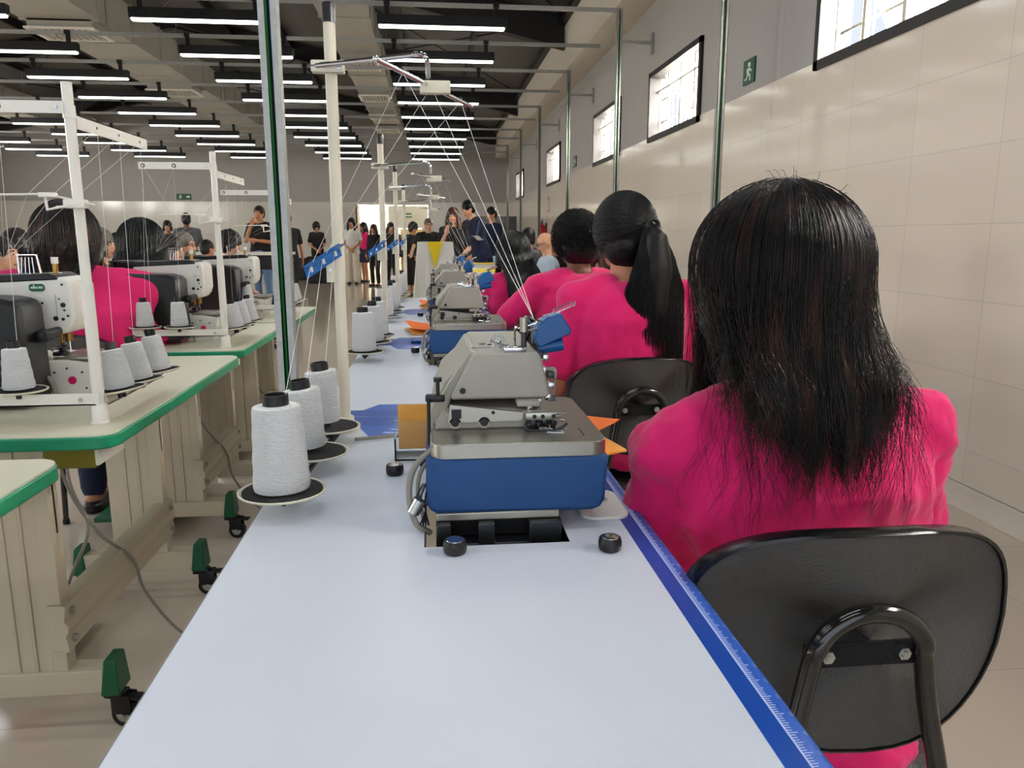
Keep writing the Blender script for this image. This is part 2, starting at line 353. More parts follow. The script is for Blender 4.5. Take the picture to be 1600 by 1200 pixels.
# ------------------------------------------------------------------ ceiling services
LY = [8.23+1.485*k for k in range(10)]
LZ = 3.218
rail = MB(); rl = 13.9
rail.b2((-rl, -.019, 0), (0, .019, .003), 'galv'); rail.b2((-rl, -.019, 0), (0, -.016, .038), 'galv'); rail.b2((-rl, .016, 0), (0, .019, .038), 'galv')
r0 = None
ordn = ['nearest', 'second', 'third', 'fourth', 'fifth', 'sixth', 'seventh', 'eighth', 'ninth', 'tenth', 'eleventh']
for k, y in enumerate(LY):
    xe = 1.94 if k % 2 == 0 else 2.06
    L_ = 'galvanised steel rail across the hall carrying the %s row of hanging lamps from the camera' % ordn[k]
    if r0 is None:
        r0 = rail.build('ceiling_rail', loc=(xe, y, LZ+.2)); tag(r0, L_, 'rail', 'galvanised rails above the lamps')
    else:
        o = r0.copy(); COL.objects.link(o); o.location = (xe, y, LZ+.2); o['label'] = L_
lamp = thing('pendant_lamp', '', 'lamp', (0, 0, 0), group='black linear lamps hanging from the rails')
b = MB(); b.b2((-.64, -.045, .018), (.64, .045, .115), 'black'); b.build('lamp_housing', lamp, bev=.004)
b = MB(); b.box((0, 0, .012), (1.25, .075, .03), 'lamp', bev=.012); b.build('lamp_diffuser', lamp)
for s in (-1, 1):
    b = MB(); b.b2((s*.54-.022, -.012, .11), (s*.54+.022, .012, .2), 'black'); b.b2((s*.54-.03, -.03, .2), (s*.54+.03, .03, .245), 'black'); b.build('lamp_hanger', lamp)
cols = [('right', .14), ('second from the right', -2.2), ('third from the right', -4.58), ('fourth from the right', -7.0), ('far left', -9.4)]
first = True
for ci, (cn, cx) in enumerate(cols):
    for k, y in enumerate(LY):
        lb = 'black linear hanging lamp, %s column, %s row from the camera' % (cn, ordn[k])
        if first: lamp.location = (cx, y, LZ); lamp['label'] = lb; first = False
        else: dup(lamp, (cx, y, LZ), label=lb)
# posts that feed the work rows, with wall brackets
for k, y in enumerate([5.26, 8.23, 11.2, 14.17, 17.14, 20.1]):
    px = 1.94
    nm = ['galvanised channel post nearest the camera along the tiled wall, past the long-haired woman', 'galvanised channel post joined to the first lamp rail, second along the wall', 'third galvanised channel post along the windowed wall', 'fourth galvanised channel post along the windowed wall', 'fifth galvanised channel post along the windowed wall', 'farthest galvanised channel post near the end wall'][k]
    t = thing('channel_post', nm, 'post', (px, y, 0), group='galvanised posts along the windowed wall')
    b = MB(); b.b2((-.026, -.023, 0), (-.01, -.02, LZ+.238), 'galv'); b.b2((.01, -.023, 0), (.026, -.02, LZ+.238), 'galv'); b.b2((-.026, .016, 0), (.026, .019, LZ+.238), 'galv'); b.b2((-.026, -.023, 0), (-.023, .019, LZ+.238), 'galv'); b.b2((.023, -.023, 0), (.026, .019, LZ+.238), 'galv'); b.build('channel', t)
    b = MB(); b.b2((.019, -.019, 3.12), (XR-px-.0, .019, 3.15), 'galv'); b.b2((XR-px-.02, -.03, 3.03), (XR-px+.008, .03, 3.23), 'galv'); b.build('wall_bracket', t)
    b = MB(); b.b2((-.06, -.06, 0), (.06, .06, .008), 'galv'); b.build('foot_plate', t)
    b = MB(); b.tube([(0, .0, .5), (.003, -.002, 1.5), (-.002, -.002, 2.4), (0, .0, 3.3)], .006, 'cabgreen', 6); b.build('cable', t)
# air ducts
def duct(name, label, x, w, h, z, y0, y1, gy):
    t = thing(name, label, 'duct', (x, y0, z)); L_ = y1-y0
    b = MB(); b.b2((-w/2, 0, 0), (w/2, L_, h), 'duct')
    y = 0
    while y < L_: b.b2((-w/2-.02, y, -.02), (w/2+.02, y+.03, h+.02), 'duct'); y += 1.2
    b.build('duct_body', t)
    for g in gy:
        b = MB(); b.b2((-w*.42, g, -.1), (w*.42, g+.62, -.0), 'duct'); b.b2((-w*.46, g-.03, -.125), (w*.46, g, -.1), 'white'); b.b2((-w*.46, g+.62, -.125), (w*.46, g+.65, -.1), 'white'); b.b2((-w*.46, g, -.125), (-w*.4, g+.62, -.1), 'white'); b.b2((w*.4, g, -.125), (w*.46, g+.62, -.1), 'white')
        for k in range(9): xx = -w*.4+w*.8*(k+.5)/9; b.box((xx, g+.31, -.112), (.006, .62, .03), 'white', mx=None)
        b.build('air_grille', t)
    b = MB(); y = 1.5
    while y < L_:
        for s in (-1, 1): b.cyl((s*(w/2+.01), y, 0), (s*(w/2+.01), y, 5.0-z), .006, 'zinc', 6)
        y += 3
    b.build('hanger_rods', t)
duct('air_duct', 'pale central air duct with a row of white grilles under the roof', -1.05, .62, .35, 3.92, 7.0, 23.5, [1.9, 5.6, 8.5, 10.9, 13.2])
duct('air_duct', 'large grey air duct running the hall left of the centre', -4.75, .95, .5, 3.95, 4.0, 23.5, [3.4, 7.2, 11.5])
duct('air_duct', 'air duct near the far left of the hall ceiling', -9.6, .8, .45, 3.95, 9.0, 23.5, [3, 7.2])
# signs
def sign(name, label, loc, rot, w, h, marks, base='signgreen', cat='sign', mk='signmark'):
    t = thing(name, label, cat, loc); t.rotation_euler = rot
    b = MB(); b.b2((-w/2, 0, -h/2), (w/2, .012, h/2), base); b.build('sign_board', t)
    b = MB()
    for kind, a in marks:
        if kind == 'poly': b.prism(a, -.0015, .001, mk, axis=1)
        elif kind == 'txt':
            s, cx, cz, sz = a; vs, fs = text_geo(s); b.add([(cx+x*sz, -.0015, cz+y*sz) for x, y, z in vs], fs, mk)
    b.build('sign_marks', t); return t
def man(cx, cz, s):
    return [('poly', [(cx+a*s, cz+c*s) for a, c in q]) for q in ([(-.01, .055), (.02, .055), (.03, .04), (.02, .025), (-.005, .025), (-.015, .04)], [(-.03, .02), (.02, .02), (.0, -.02), (-.03, -.01)], [(.0, -.01), (.03, -.02), (.035, -.06), (.02, -.06), (.015, -.03), (-.01, -.02)], [(-.02, -.01), (-.0, -.02), (-.03, -.05), (-.06, -.05), (-.06, -.04), (-.035, -.04)], [(.02, .02), (.05, .0), (.045, -.01), (.01, .01)])]
arrow = [('poly', [(.06, .02), (.12, .02), (.12, .05), (.18, 0), (.12, -.05), (.12, -.02), (.06, -.02)])]
sign('exit_sign', 'green exit sign with a running figure and arrow on the far wall, left', (-7.2, YF-.002, 2.33), (0, 0, 0), .42, .17, man(-.1, 0, 1)+arrow)
sign('exit_sign', 'green exit sign with a running figure on the window wall beside the nearest post', (XR-.004, 5.66, 2.35), (0, 0, -PI/2), .2, .17, man(0, 0, 1.1))
sign('exit_sign', 'small green exit sign on the window wall past the third window', (XR-.004, 12.6, 2.36), (0, 0, -PI/2), .3, .17, man(-.06, 0, 1.1)+[('poly', [(.05, .02), (.09, .02), (.09, .045), (.13, 0), (.09, -.045), (.09, -.02), (.05, -.02)])])
sign('wall_sign', 'white wall sign with two green lines of text above the beige door', (-.74, YF+.98, 1.84), (0, 0, 0), .26, .2, [('poly', [(-.12, .03), (.12, .03), (.12, .07), (-.12, .07)]), ('poly', [(-.12, -.07), (.12, -.07), (.12, -.03), (-.12, -.03)])], 'hallwall', mk='cabgreen')
sign('extinguisher_sign', 'small red upright sign on the tiled wall above the fire extinguisher', (XR-.004, 15.4, 1.8), (0, 0, -PI/2), .22, .3, [('poly', rrect(.1, .2, .02))], 'red')
# fire extinguisher on the wall
t = thing('fire_extinguisher', 'red fire extinguisher hanging low on the tiled wall beyond the windows', 'extinguisher', (XR-.1, 15.6, .95))
b = MB(); b.lathe([(.02, 0), (.085, .01), (.09, .06), (.09, .38), (.07, .44), (.03, .47), (.03, .5)], 'red', 20); b.build('cylinder', t)
b = MB(); b.cyl((0, 0, .5), (0, 0, .55), .02, 'black', 10); b.box((0, -.04, .56), (.02, .14, .015), 'black'); b.box((0, -.04, .59), (.02, .13, .012), 'black'); b.build('valve', t)
b = MB(); b.tube(smooth_path([(0, .03, .53), (0, .12, .5), (0, .13, .3), (0, .1, .1)]), .011, 'black', 8); b.build('hose', t)
b = MB(); b.b2((.06, -.04, .4), (.105, .04, .5), 'darkmetal'); b.build('wall_hook', t)
# ------------------------------------------------------------------ pale work tables down the right of the aisle
TZ = .78
XT0, XT1 = -.262, .305
def work_table(y0, y1, label, hole, near_tab, far_tab, ruler):
    t = thing('work_table', label, 'table', (0, y0, 0), group='pale work tables in the overlock row')
    L_ = y1-y0-.004
    hx0, hx1, hy0, hy1 = -.018, .176, hole-y0, hole+.33-y0
    b = MB(); z0, z1 = TZ-.03, TZ
    b.b2((XT0, 0, z0), (hx0, L_, z1), 'tabletop')
    b.b2((hx0, 0, z0), (hx1, hy0, z1), 'tabletop'); b.b2((hx0, hy1, z0), (hx1, L_, z1), 'tabletop')
    prof = [(hx1, z1), (.283, z1)]+[(.292+.013*math.sin(a), z1-.013+.013*math.cos(a)) for a in (0, .4, .8, 1.2, 1.57)]+[(.305, z0), (hx1, z0)]
    b.prism(prof, 0, L_, 'tabletop', axis=1); b.build('tabletop', t)
    b = MB(); b.b2((XT0-.002, 0, z0), (XT0, L_, z1-.001), 'edge'); b.build('edge_band', t)
    b = MB(); b.b2((hx0, hy0-.004, z0-.04), (hx1, hy0, z0+.028), 'beam'); b.b2((hx0-.004, hy0, z0-.04), (hx0, hy1, z0+.028), 'beam'); b.b2((hx1, hy0, z0-.04), (hx1+.004, hy1, z0+.028), 'beam'); b.build('cutout_lining', t)
    # printed border: solid strip, ruler strip that rolls over the edge, end band and tabs
    e = .0004
    b = MB(); b.b2((.2615, 0, z1), (.283, L_, z1+e), 'blueprint')
    p2 = [(.283, z1+e)]+[(.292+(.013+e)*math.sin(a), z1-.013+(.013+e)*math.cos(a)) for a in (0, .4, .8, 1.2, 1.57)]+[(.3055, z0), (.3051, z0), (.3051, z1-.013), (.292, z1-.0005), (.283, z1-.0005)]
    b.prism(p2, 0, L_, 'blueprint2', axis=1)
    if far_tab: b.b2((XT0, L_-.085, z1), (.262, L_, z1+e), 'blueprint'); b.prism([(-.132, L_-.19), (.262, L_-.19), (.262, L_-.085), (-.165, L_-.085), (-.158, L_-.11)], z1, z1+e, 'blueprint2')
    if near_tab: b.b2((XT0, 0, z1), (.262, .065, z1+e), 'blueprint'); b.prism([(-.168, .065), (.262, .065), (.262, .125), (-.135, .125)], z1, z1+e, 'blueprint2')
    pr = b.build('printed_border', t)
    b = MB(); b.b2((.2815, 0, z1), (.2832, L_, z1+2*e), 'marks')
    if ruler:
        n = int((L_-.01)/.00318)
        for k in range(n):
            y = L_-.008-k*.00318; l = .0078 if k % 8 == 0 else (.006 if k % 4 == 0 else .0045)
            b.b2((.2832, y-.0005, z1), (.2832+l, y+.0005, z1+2*e), 'marks')
            if k % 8 == 0 and k > 0:
                vs, fs = text_geo(str(k//8)); c, s_ = math.cos(PI), math.sin(PI)
                a = .55
                def wrap(x, yy):   # digits sit on the rolled edge
                    u = .292+.0; q = (x-.292)/.013
                    return (.292+(.0136)*math.sin(q), y+yy, z1-.013+.0136*math.cos(q))
                b.add([wrap(.2975-v[1]*.0055, v[0]*.0055) for v in vs], fs, 'marks')
    b.build('ruler_marks', pr)
    if far_tab:
        b = MB(); zz = z1+2*e
        b.prism([(-.105, L_-.142), (-.075, L_-.146), (-.05, L_-.14), (-.03, L_-.116), (-.02, L_-.116), (-.042, L_-.15), (-.1, L_-.156), (-.112, L_-.15)], z1, zz, 'marks')
        b.prism([(-.1, L_-.122), (-.088, L_-.116), (-.05, L_-.132), (-.056, L_-.138), (-.075, L_-.132)], z1, zz, 'marks')
        b.prism([(-.012, L_-.118), (.012, L_-.116), (.02, L_-.142), (.075, L_-.112), (.085, L_-.116), (.018, L_-.165), (.004, L_-.162)], z1, zz, 'marks')
        b.prism([(.05, L_-.14), (.085, L_-.136), (.085, L_-.144), (.055, L_-.146)], z1, zz, 'marks')
        b.build('printed_logo', pr)
    for yy in (.16, L_-.16):
        b = MB(); b.b2((-.06, yy-.03, .12), (.06, yy+.03, z0-.02), 'legpaint'); b.b2((-.2, yy-.03, z0-.03), (.24, yy+.03, z0), 'legpaint')
        lg = b.build('leg', t, bev=.004)
        b = MB(); b.b2((-.24, yy-.035, .03), (.28, yy+.035, .12), 'legpaint'); b.build('foot_beam', lg, bev=.004)
    b = MB(); b.b2((-.03, .16, .25), (-.02, L_-.16, .37), 'legpaint'); b.build('stretcher', t)
    return t
MY = [0, 1.46, 2.68, 3.72]
TY = [.3, 1.722, 2.985, 4.24, 5.2]
tl = ['pale grey work table nearest the camera with a blue printed ruler along its right edge', 'pale grey work table second in the overlock row, behind the blue printed band',
      'pale grey work table third in the overlock row', 'pale grey work table farthest in the overlock row, before the white draped stand']
for i in range(4):
    work_table(TY[i], TY[i+1], tl[i], .957+MY[i], i > 0, i < 3, i < 3)
# ------------------------------------------------------------------ overlock machines
def overlock(dy, label):
    t = thing('overlock_machine', label, 'sewing machine', (0, 1.0+dy, TZ), group='overlock sewing machines in the row')
    b = MB()   # cast pan sunk in the table opening
    b.b2((-.002, .0, .018), (.168, .30, .03), 'nickel')
    for x0, x1 in ((-.002, .018), (.055, .078), (.125, .17)): b.b2((x0, -.012, -.028), (x1, .3, .018), 'darkmetal')
    b.b2((-.002, -.008, -.028), (.17, .3, -.012), 'darkmetal'); b.b2((-.002, .02, -.012), (.17, .3, .018), 'black')
    b.build('mounting_pan', t, bev=.002)
    b = MB()
    bx = [(-.014, .107), (-.0145, .045), (-.010, .033), (.0, .0285), (.215, .0265), (.227, .031), (.2325, .042), (.2365, .107)]
    b.prism(bx, .0, .30, 'bluepaint', axis=1); o = b.build('base_housing', t, bev=.006)
    b = MB(); b.prism(rrect(.243, .30, .022, 5, .1135, .15), .105, .126, 'nickel'); b.build('bed_plate', t, bev=.0015)
    b = MB(); b.b2((.206, .03, .126), (.208, .075, .1265), 'darkmetal'); b.prism([(.158, .055), (.182, .05), (.188, .066), (.184, .09), (.155, .09)], .126, .1268, 'chrome'); b.build('needle_plate', t)
    # lower arm casting
    b = MB(); b.prism([(-.002, .126), (.160, .126), (.160, .15), (.012, .15)], .085, .36, 'greypaint', axis=1)
    b.prism([(-.006, .126), (.010, .126), (.024, .165), (.062, .232), (.052, .236), (.036, .212), (.012, .19), (.0, .16)], .12, .33, 'greypaint', axis=1)
    b.build('arm_casting', t, bev=.003)
    b = MB()
    for x in (.028, .07): b = MB(); b.cyl((x, .0848, .136), (x, .080, .136), .0085, 'greypaint', 20); b.cyl((x, .0802, .137), (x, .0795, .137), .006, 'black', 16); b.build('screw_boss', t)
    # head with sloping ends
    b = MB(); pl = [(.022, .167), (.026, .1645), (.165, .1645), (.170, .170), (.1565, .226), (.150, .234), (.062, .234), (.054, .229)]
    b.prism(pl, .108, .37, 'greypaint', axis=1); h = b.build('machine_head', t, bev=.007)
    b = MB(); b.cyl((.0405, .109, .178), (.0405, .1065, .178), .0045, 'black', 18); b.cyl((.075, .2, .2335), (.075, .2, .2348), .005, 'darkmetal'); b.build('head_screws', h)
    b = MB(); b.b2((.05, .16, .2338), (.14, .162, .2345), 'darkmetal'); b.build('lid_seam', h)
    # lever bar and needle parts
    b = MB(); b.prism([(.018, .137), (.021, .163), (.126, .150), (.126, .138)], .08, .086, 'nickel', axis=1); b.box((.030, .079, .15), (.014, .004, .013), 'black'); b.cyl((.083, .0795, .151), (.083, .0785, .151), .0025, 'black'); b.build('presser_lever', t)
    b = MB(); b.box((.136, .105, .160), (.034, .03, .008), 'greypaint', bev=.002); b.cyl((.138, .095, .158), (.138, .095, .13), .0045, 'chrome', 14); b.build('needle_bar', t)
    b = MB(); b.box((.155, .075, .1455), (.052, .008, .012), 'nickel', bev=.002)
    for x in (.142, .154, .170): b.cyl((x, .0708, .1455), (x, .0695, .1455), .003, 'black', 12)
    b.tube([(.17, .072, .148), (.186, .07, .150)], .0014, 'chrome'); b.tube([(.17, .072, .14), (.186, .07, .139)], .0014, 'chrome')
    b.build('foot_bracket', t)
    b = MB()
    for k in range(16):
        x = .132+.044*((k*7) % 16)/16; z = .129+.012*((k*5) % 7)/7
        b.box((x, .078+.012*((k*3) % 5)/5, z), (.006, .012, .007+.005*(k % 3)), 'darkmetal' if k % 2 else 'black', bev=.001)
    b.tube(smooth_path([(.13, .07, .14), (.128, .066, .133), (.136, .062, .1275), (.165, .058, .1275), (.178, .056, .131), (.187, .054, .139)]), .0022, 'darkmetal'); b.tube([(.15, .07, .1285), (.182, .05, .1275)], [.003, .001], 'chrome')
    b.build('presser_foot', t)
    b = MB()
    for k in range(12):
        a = k/11; b.box((.158+.012*math.sin(k*2.1)+.012*a, .14+.02*math.sin(k*1.3), .225-.075*a), (.010, .014, .010), 'chrome' if k % 2 else 'darkmetal', bev=.0015)
    b.b2((.172, .13, .155), (.182, .15, .19), 'clear'); b.box((.176, .14, .197), (.016, .02, .016), 'greypaint', bev=.003)
    b.build('looper_linkage', t)
    b = MB(); b.cyl((.1325, .125, .232), (.1325, .125, .262), .0042, 'darkmetal', 14); b.cyl((.1325, .125, .262), (.1325, .125, .283), .0062, 'nickel', 16); b.build('spring_post', t)
    b = MB(); b.box((.118, .115, .238), (.034, .012, .008), 'chrome', bev=.003); b.tube([(.085, .15, .245), (.11, .118, .24)], .0022, 'chrome'); b.build('tension_lever', t)
    b = MB(); b.cyl((.098, .17, .234), (.098, .17, .237), .017, 'chrome', 20); b.ell((.098, .17, .24), (.0125, .0125, .013), 'clear'); b.ell((.098, .17, .24), (.005, .005, .008), 'chrome'); b.build('oil_sight_glass', t)
    b = MB(); b.tube(smooth_path([(.122, .15, .235), (.122, .15, .262), (.130, .155, .276), (.142, .155, .281), (.160, .15, .272), (.158, .146, .266), (.138, .14, .261)]), .0017, 'chrome', 6)
    b.tube(smooth_path([(.142, .155, .281), (.148, .158, .265), (.150, .16, .24)]), .0013, 'chrome', 6); b.tube([(.126, .148, .264), (.155, .148, .272)], .0013, 'chrome', 6); b.build('thread_guide', t)
    mx = Matrix.Translation((.178, .165, .262)) @ Matrix.Rotation(math.radians(-22), 4, 'Y')
    b = MB(); b.prism([(-.028, -.018), (.024, -.017), (.027, -.010), (.022, .018), (.0, .020), (-.022, .012), (-.031, -.004)], -.022, .022, 'bluepl', axis=1, mx=mx); b.build('tension_cover', t, bev=.002)
    b = MB(); b.cyl((-.004, -.01, .0165), (-.004, -.01, .0215), .0095, 'clear', mx=mx); b.box((.032, .0, .022), (.036, .012, .007), 'clear', mx=mx, bev=.002); b.box((-.016, -.004, .012), (.02, .03, .012), 'clear', mx=mx, bev=.003); b.build('clear_handle', t)
    b = MB(); m2 = Matrix.Translation((.178, .155, .236)) @ Matrix.Rotation(math.radians(-8), 4, 'Y'); b.cyl((-.02, 0, 0), (.018, 0, 0), .010, 'bluepl', 18, mx=m2); b.build('eye_guard', t)
    # left side: rod, knob, hoses
    b = MB(); b.cyl((-.0095, .08, .07), (-.0095, .08, .172), .0026, 'black'); b.box((.0, .09, .172), (.028, .014, .011), 'black', bev=.003); b.cyl((.004, .09, .175), (.004, .09, .198), .0028, 'black'); b.cyl((.004, .09, .196), (.004, .09, .202), .006, 'black'); b.box((-.013, .05, .09), (.02, .02, .018), 'black', bev=.004); b.build('control_rod', t)
    b = MB(); b.tube(smooth_path([(-.002, .1, .09), (-.004, .09, .15), (.012, .088, .18), (.034, .1, .212)]), .0022, 'greypaint', 6)
    b.tube(smooth_path([(-.006, .03, .112), (-.03, .02, .09), (-.038, .015, .055), (-.03, .01, .015), (-.01, .02, -.005)]), .0042, 'cable', 10)
    b.tube(smooth_path([(-.004, .04, .10), (-.022, .03, .08), (-.026, .025, .05), (-.018, .02, .01)]), .003, 'cable', 8); b.build('hose', t)
    b = MB(); b.cyl((-.033, .008, .03), (-.023, .008, .048), .009, 'zinc', 14)
    for k in range(4): b.tube(smooth_path([(-.018+.003*k, .01, .07), (-.028+.006*k, .004, .05), (-.016, .006, .035), (-.024+.004*k, .01, .01)]), .0013, 'black', 6)
    b.build('wiring', t)
    return t
mlab = ['overlock machine nearest the camera, grey head on a deep blue base', 'second overlock machine in the row, just beyond the nearest one', 'third overlock machine in the row, before the yellow-topped tables', 'farthest overlock machine in the row, against the white draped stand']
for dy, l in zip(MY, mlab): overlock(dy, l)
# screw caps / rubber stoppers on the tables
def puck(x, y, label):
    t = thing('rubber_stopper', label, 'rubber stopper', (x, y, TZ), group='black rubber stoppers on the tables')
    b = MB(); b.lathe([(.012, 0), (.0143, .002), (.0152, .006), (.0152, .013), (.0138, .0175), (.012, .018)], 'black', 28); b.build('rubber_ring', t)
    b = MB(); b.lathe([(.0125, .0165), (.0115, .0187), (.004, .0195), (.002, .0192)], 'chrome', 24); b.build('steel_disc', t)
puck(.0219, .935, 'round black rubber stopper with steel disc, front left of the nearest machine')
puck(.2225, .925, 'round black rubber stopper with steel disc, front right of the nearest machine')
puck(-.0709, 1.28, 'round black rubber stopper left of the nearest machine, beside the envelope holder')
puck(.0222, 2.385, 'black rubber stopper in front of the second overlock machine')
puck(-.066, 2.70, 'black rubber stopper left of the second overlock machine')
puck(-.0666, 3.97, 'black rubber stopper left of the third overlock machine')
# ------------------------------------------------------------------ cones
def cone(name, label, base, rb, rt, h, tilt=(0, 0), to=None, group='white thread cones', bend=0, seg=36):
    t = thing(name, label, 'thread cone', base, group=group); t.rotation_euler = (tilt[0], tilt[1], 0)
    b = MB(); prof = [(rb*.8, .002), (rb*.97, .003), (rb, .008)]
    nn = 10
    for k in range(1, nn): u = k/nn; prof.append((rb+(rt-rb)*u+.0005*math.sin(u*21), .008+(h-.012)*u))
    prof += [(rt, h-.004), (rt*.96, h), (rt*.5, h+.002)]
    b.lathe(prof, 'yarn', seg); b.build('yarn', t, sharp=60)
    b = MB(); r = rt*.53; b.lathe([(rb*.55, 0), (rb*.55, .004), (r, .01), (r*1.02, h), (r, h+.017), (r*.86, h+.017), (r*.84, h-.02), (.002, h-.02)], 'black', 24); b.build('cone_core', t)
    if to is not None:
        own, to = to
        mi = (Matrix.Translation(base) @ Euler((tilt[0], tilt[1], 0)).to_matrix().to_4x4()).inverted()
        p0 = mi.inverted() @ Vector((rt*.45, -.004, h+.018)); b = MB(); ol = Vector(own.location)
        pts = []
        for seq in to: pts += [p0 if q is None else Vector(q) for q in seq]
        b.tube([p-ol for p in pts], .00042 if base[1] < 2 else (.0003 if base[1] < 3.2 else .00018), 'thread', 5)
        b.build('thread', own)
    return t
# ------------------------------------------------------------------ stands of the overlock row
def plate(t, x, y, z, r=.064, tilt=(0, 0), felt='matblack', seg=40):
    mx = Matrix.Translation((x, y, z)) @ Euler((tilt[0], tilt[1], 0)).to_matrix().to_4x4()
    b = MB(); b.lathe([(.01, -.003), (r*.92, -.0005), (r*.985, .0015), (r, .0035), (r*.97, .0045), (r*.93, .0015), (.003, .001)], 'cream', seg, mx=mx); b.lathe([(.009, -.016), (.009, -.002)], 'black', 14, mx=mx)
    pl = b.build('spool_plate', t)
    b = MB(); b.lathe([(.004, .0012), (r*.91, .0018), (r*.905, .0038), (.004, .0034)], felt, seg, mx=mx); b.cyl((0, 0, .0), (0, 0, .06), .0035, 'black', mx=mx); b.build('felt_pad', pl)
    return mx
def stand(dy, ztop, label, ord_, plates, first=False, cones=None, clr='overlock'):
    O = Vector((-.188, 1.60+dy, TZ)); t = thing('thread_stand', label, 'thread stand', O, group='thread stands of the overlock row')
    H = ztop-TZ; G = H-.118      # guide arm height
    b = MB(); b.lathe([(.03, 0), (.03, .006), (.02, .012), (.018, .03)], 'cream', 24); b.build('base_flange', t)
    b = MB(); b.cyl((0, 0, .0), (0, 0, H-.03), .0115, 'cream', 24); b.build('pole', t)
    b = MB(); b.lathe([(.0128, H-.036), (.0132, H-.004), (.012, H), (.002, H)], 'black', 22); b.build('pole_cap', t)
    b = MB(); b.cyl((0, 0, .31), (0, 0, .385), .0132, 'cream', 24); b.b2((-.024, -.012, .31), (-.006, -.006, .365), 'cream'); b.cyl((-.016, -.012, .335), (-.016, -.016, .335), .004, 'zinc', 12); b.build('pole_sleeve', t)
    b = MB()
    for px, py in plates: b.tube([(0, 0, .014), ((px-O.x)*.5, (py-O.y)*.5, .014), (px-O.x, py-O.y, .012)], .005, 'black', 8)
    b.build('plate_arm', t)
    for px, py in plates: plate(t, px-O.x, py-O.y, .030)
    b = MB(); b.box((-.004, -.012, G+.0), (.062, .026, .022), 'cream', bev=.003); b.b2((-.036, -.026, G-.001), (-.012, -.012, G+.001), 'darkmetal'); b.cyl((.018, -.025, G-.003), (.018, -.028, G-.003), .004, 'zinc', 12); b.build('guide_clamp', t)
    B0 = Vector((-.0812, 1.288, 1.448))-Vector((-.188, 1.6, ztop)); B1 = Vector((.0894, 1.72, 1.448))-Vector((-.188, 1.6, ztop))
    if not first: dd = (B1-B0); mid = (B0+B1)/2; dd = dd*.8; B0 = mid-dd/2; B1 = mid+dd/2
    B0.z = B1.z = H-.165; Q = B0.lerp(B1, .47)
    e = Vector((Q.x-.025, Q.y+.03, G+.012))
    b = MB(); b.tube(smooth_path([(-.025, -.024, G), tuple(e.lerp(Vector((0, 0, G)), .1)), tuple(e), (Q.x-.004, Q.y+.004, G+.002), (Q.x, Q.y, B0.z+.012)], 6), .0048, 'chrome', 10); b.build('guide_arm', t)
    mx = Matrix.Translation(Q+Vector((.012, .0, -.004))); b = MB(); b.box((0, 0, 0), (.055, .022, .022), 'cream', mx=mx, bev=.002); b.build('bar_clamp', t)
    b = MB(); b.cyl(B0, B1, .0042, 'chrome', 12); b.ell(B0, (.006, .006, .006), 'chrome', 10, 6)
    hs = [B0.lerp(B1, u) for u in (.22, .5, .85)]
    for h in hs: b.cyl(h+Vector((0, 0, .003)), h+Vector((0, 0, .008)), .003, 'darkmetal', 8)
    b.build('guide_bar', t)
    # blue angle bracket with slots
    a0 = Vector((-.052, -.10, .333)); a1 = Vector((.005, .0-.014, .375)); d = (a1-a0).normalized(); n = d.cross(Vector((0, 0, 1))).normalized(); u = n.cross(d)
    mx = Matrix((d, n, u)).transposed().to_4x4(); mx.translation = a0; Lb = (a1-a0).length
    b = MB(); b.b2((0, -.001, -.013), (Lb, .001, .013), 'bluepl', mx=mx); b.b2((0, -.001, .011), (Lb, .018, .013), 'bluepl', mx=mx); br = b.build('tension_bracket', t, bev=.001)
    b = MB(); sl = []
    for q in (.16, .5, .84):
        b.box((Lb*q, .0, 0), (.008, .006, .014), 'white', mx=mx, bev=.0028); sl.append(mx @ Vector((Lb*q, .0, .004)))
    b.build('ceramic_guides', br)
    W = lambda v: tuple(O+v)
    g = (.15, 1.148+dy, TZ+.279)
    out = [[[None, W(sl[i])], [W(sl[i]), W(hs[i])], [W(hs[i]), g]] for i in range(3)]
    return t, out
lead = ['nearest', 'second', 'third', 'fourth']
P1 = [(-.2265, 1.115), (-.2156, 1.322), (-.2122, 1.506)]
t, th = stand(0, 1.617, 'cream thread stand pole nearest the camera with chrome guide arm and blue bracket', 0, P1, True)
cone('thread_cone', 'largest white thread cone, nearest the camera on a black felt plate', (P1[0][0], P1[0][1], TZ+.034), .041, .0345, .126, (0, -.02), (t, th[0]), 'white thread cones on the nearest stand')
cone('thread_cone', 'white thread cone in the middle of the nearest stand, leaning left', (P1[1][0], P1[1][1], TZ+.040), .026, .032, .104, (0, -.13), (t, th[1]), 'white thread cones on the nearest stand')
cone('thread_cone', 'white thread cone at the back of the nearest stand, before the cream pole', (P1[2][0]+.002, P1[2][1], TZ+.040), .023, .031, .104, (0, -.11), (t, th[2]), 'white thread cones on the nearest stand')
for i, (dy, zt) in enumerate([(1.46, 1.56), (2.62, 1.55), (3.85, 1.53)]):
    pp = [(-.2265+.0*i, 1.115+dy-.05), (-.2156, 1.322+dy-.02), (-.2122, 1.506+dy)]
    t, th = stand(dy, zt, '%s cream thread stand pole of the overlock row with its white cones' % lead[i+1], i+1, pp)
    for k in range(3):
        cone('thread_cone', 'white thread cone on the %s stand of the overlock row, %s' % (lead[i+1], ['nearest the camera', 'in the middle', 'at the back'][k]), (pp[k][0], pp[k][1], TZ+.034), .040, .034, .125, (0, -.02), (t, th[k]), 'white thread cones on the farther overlock stands', seg=24)
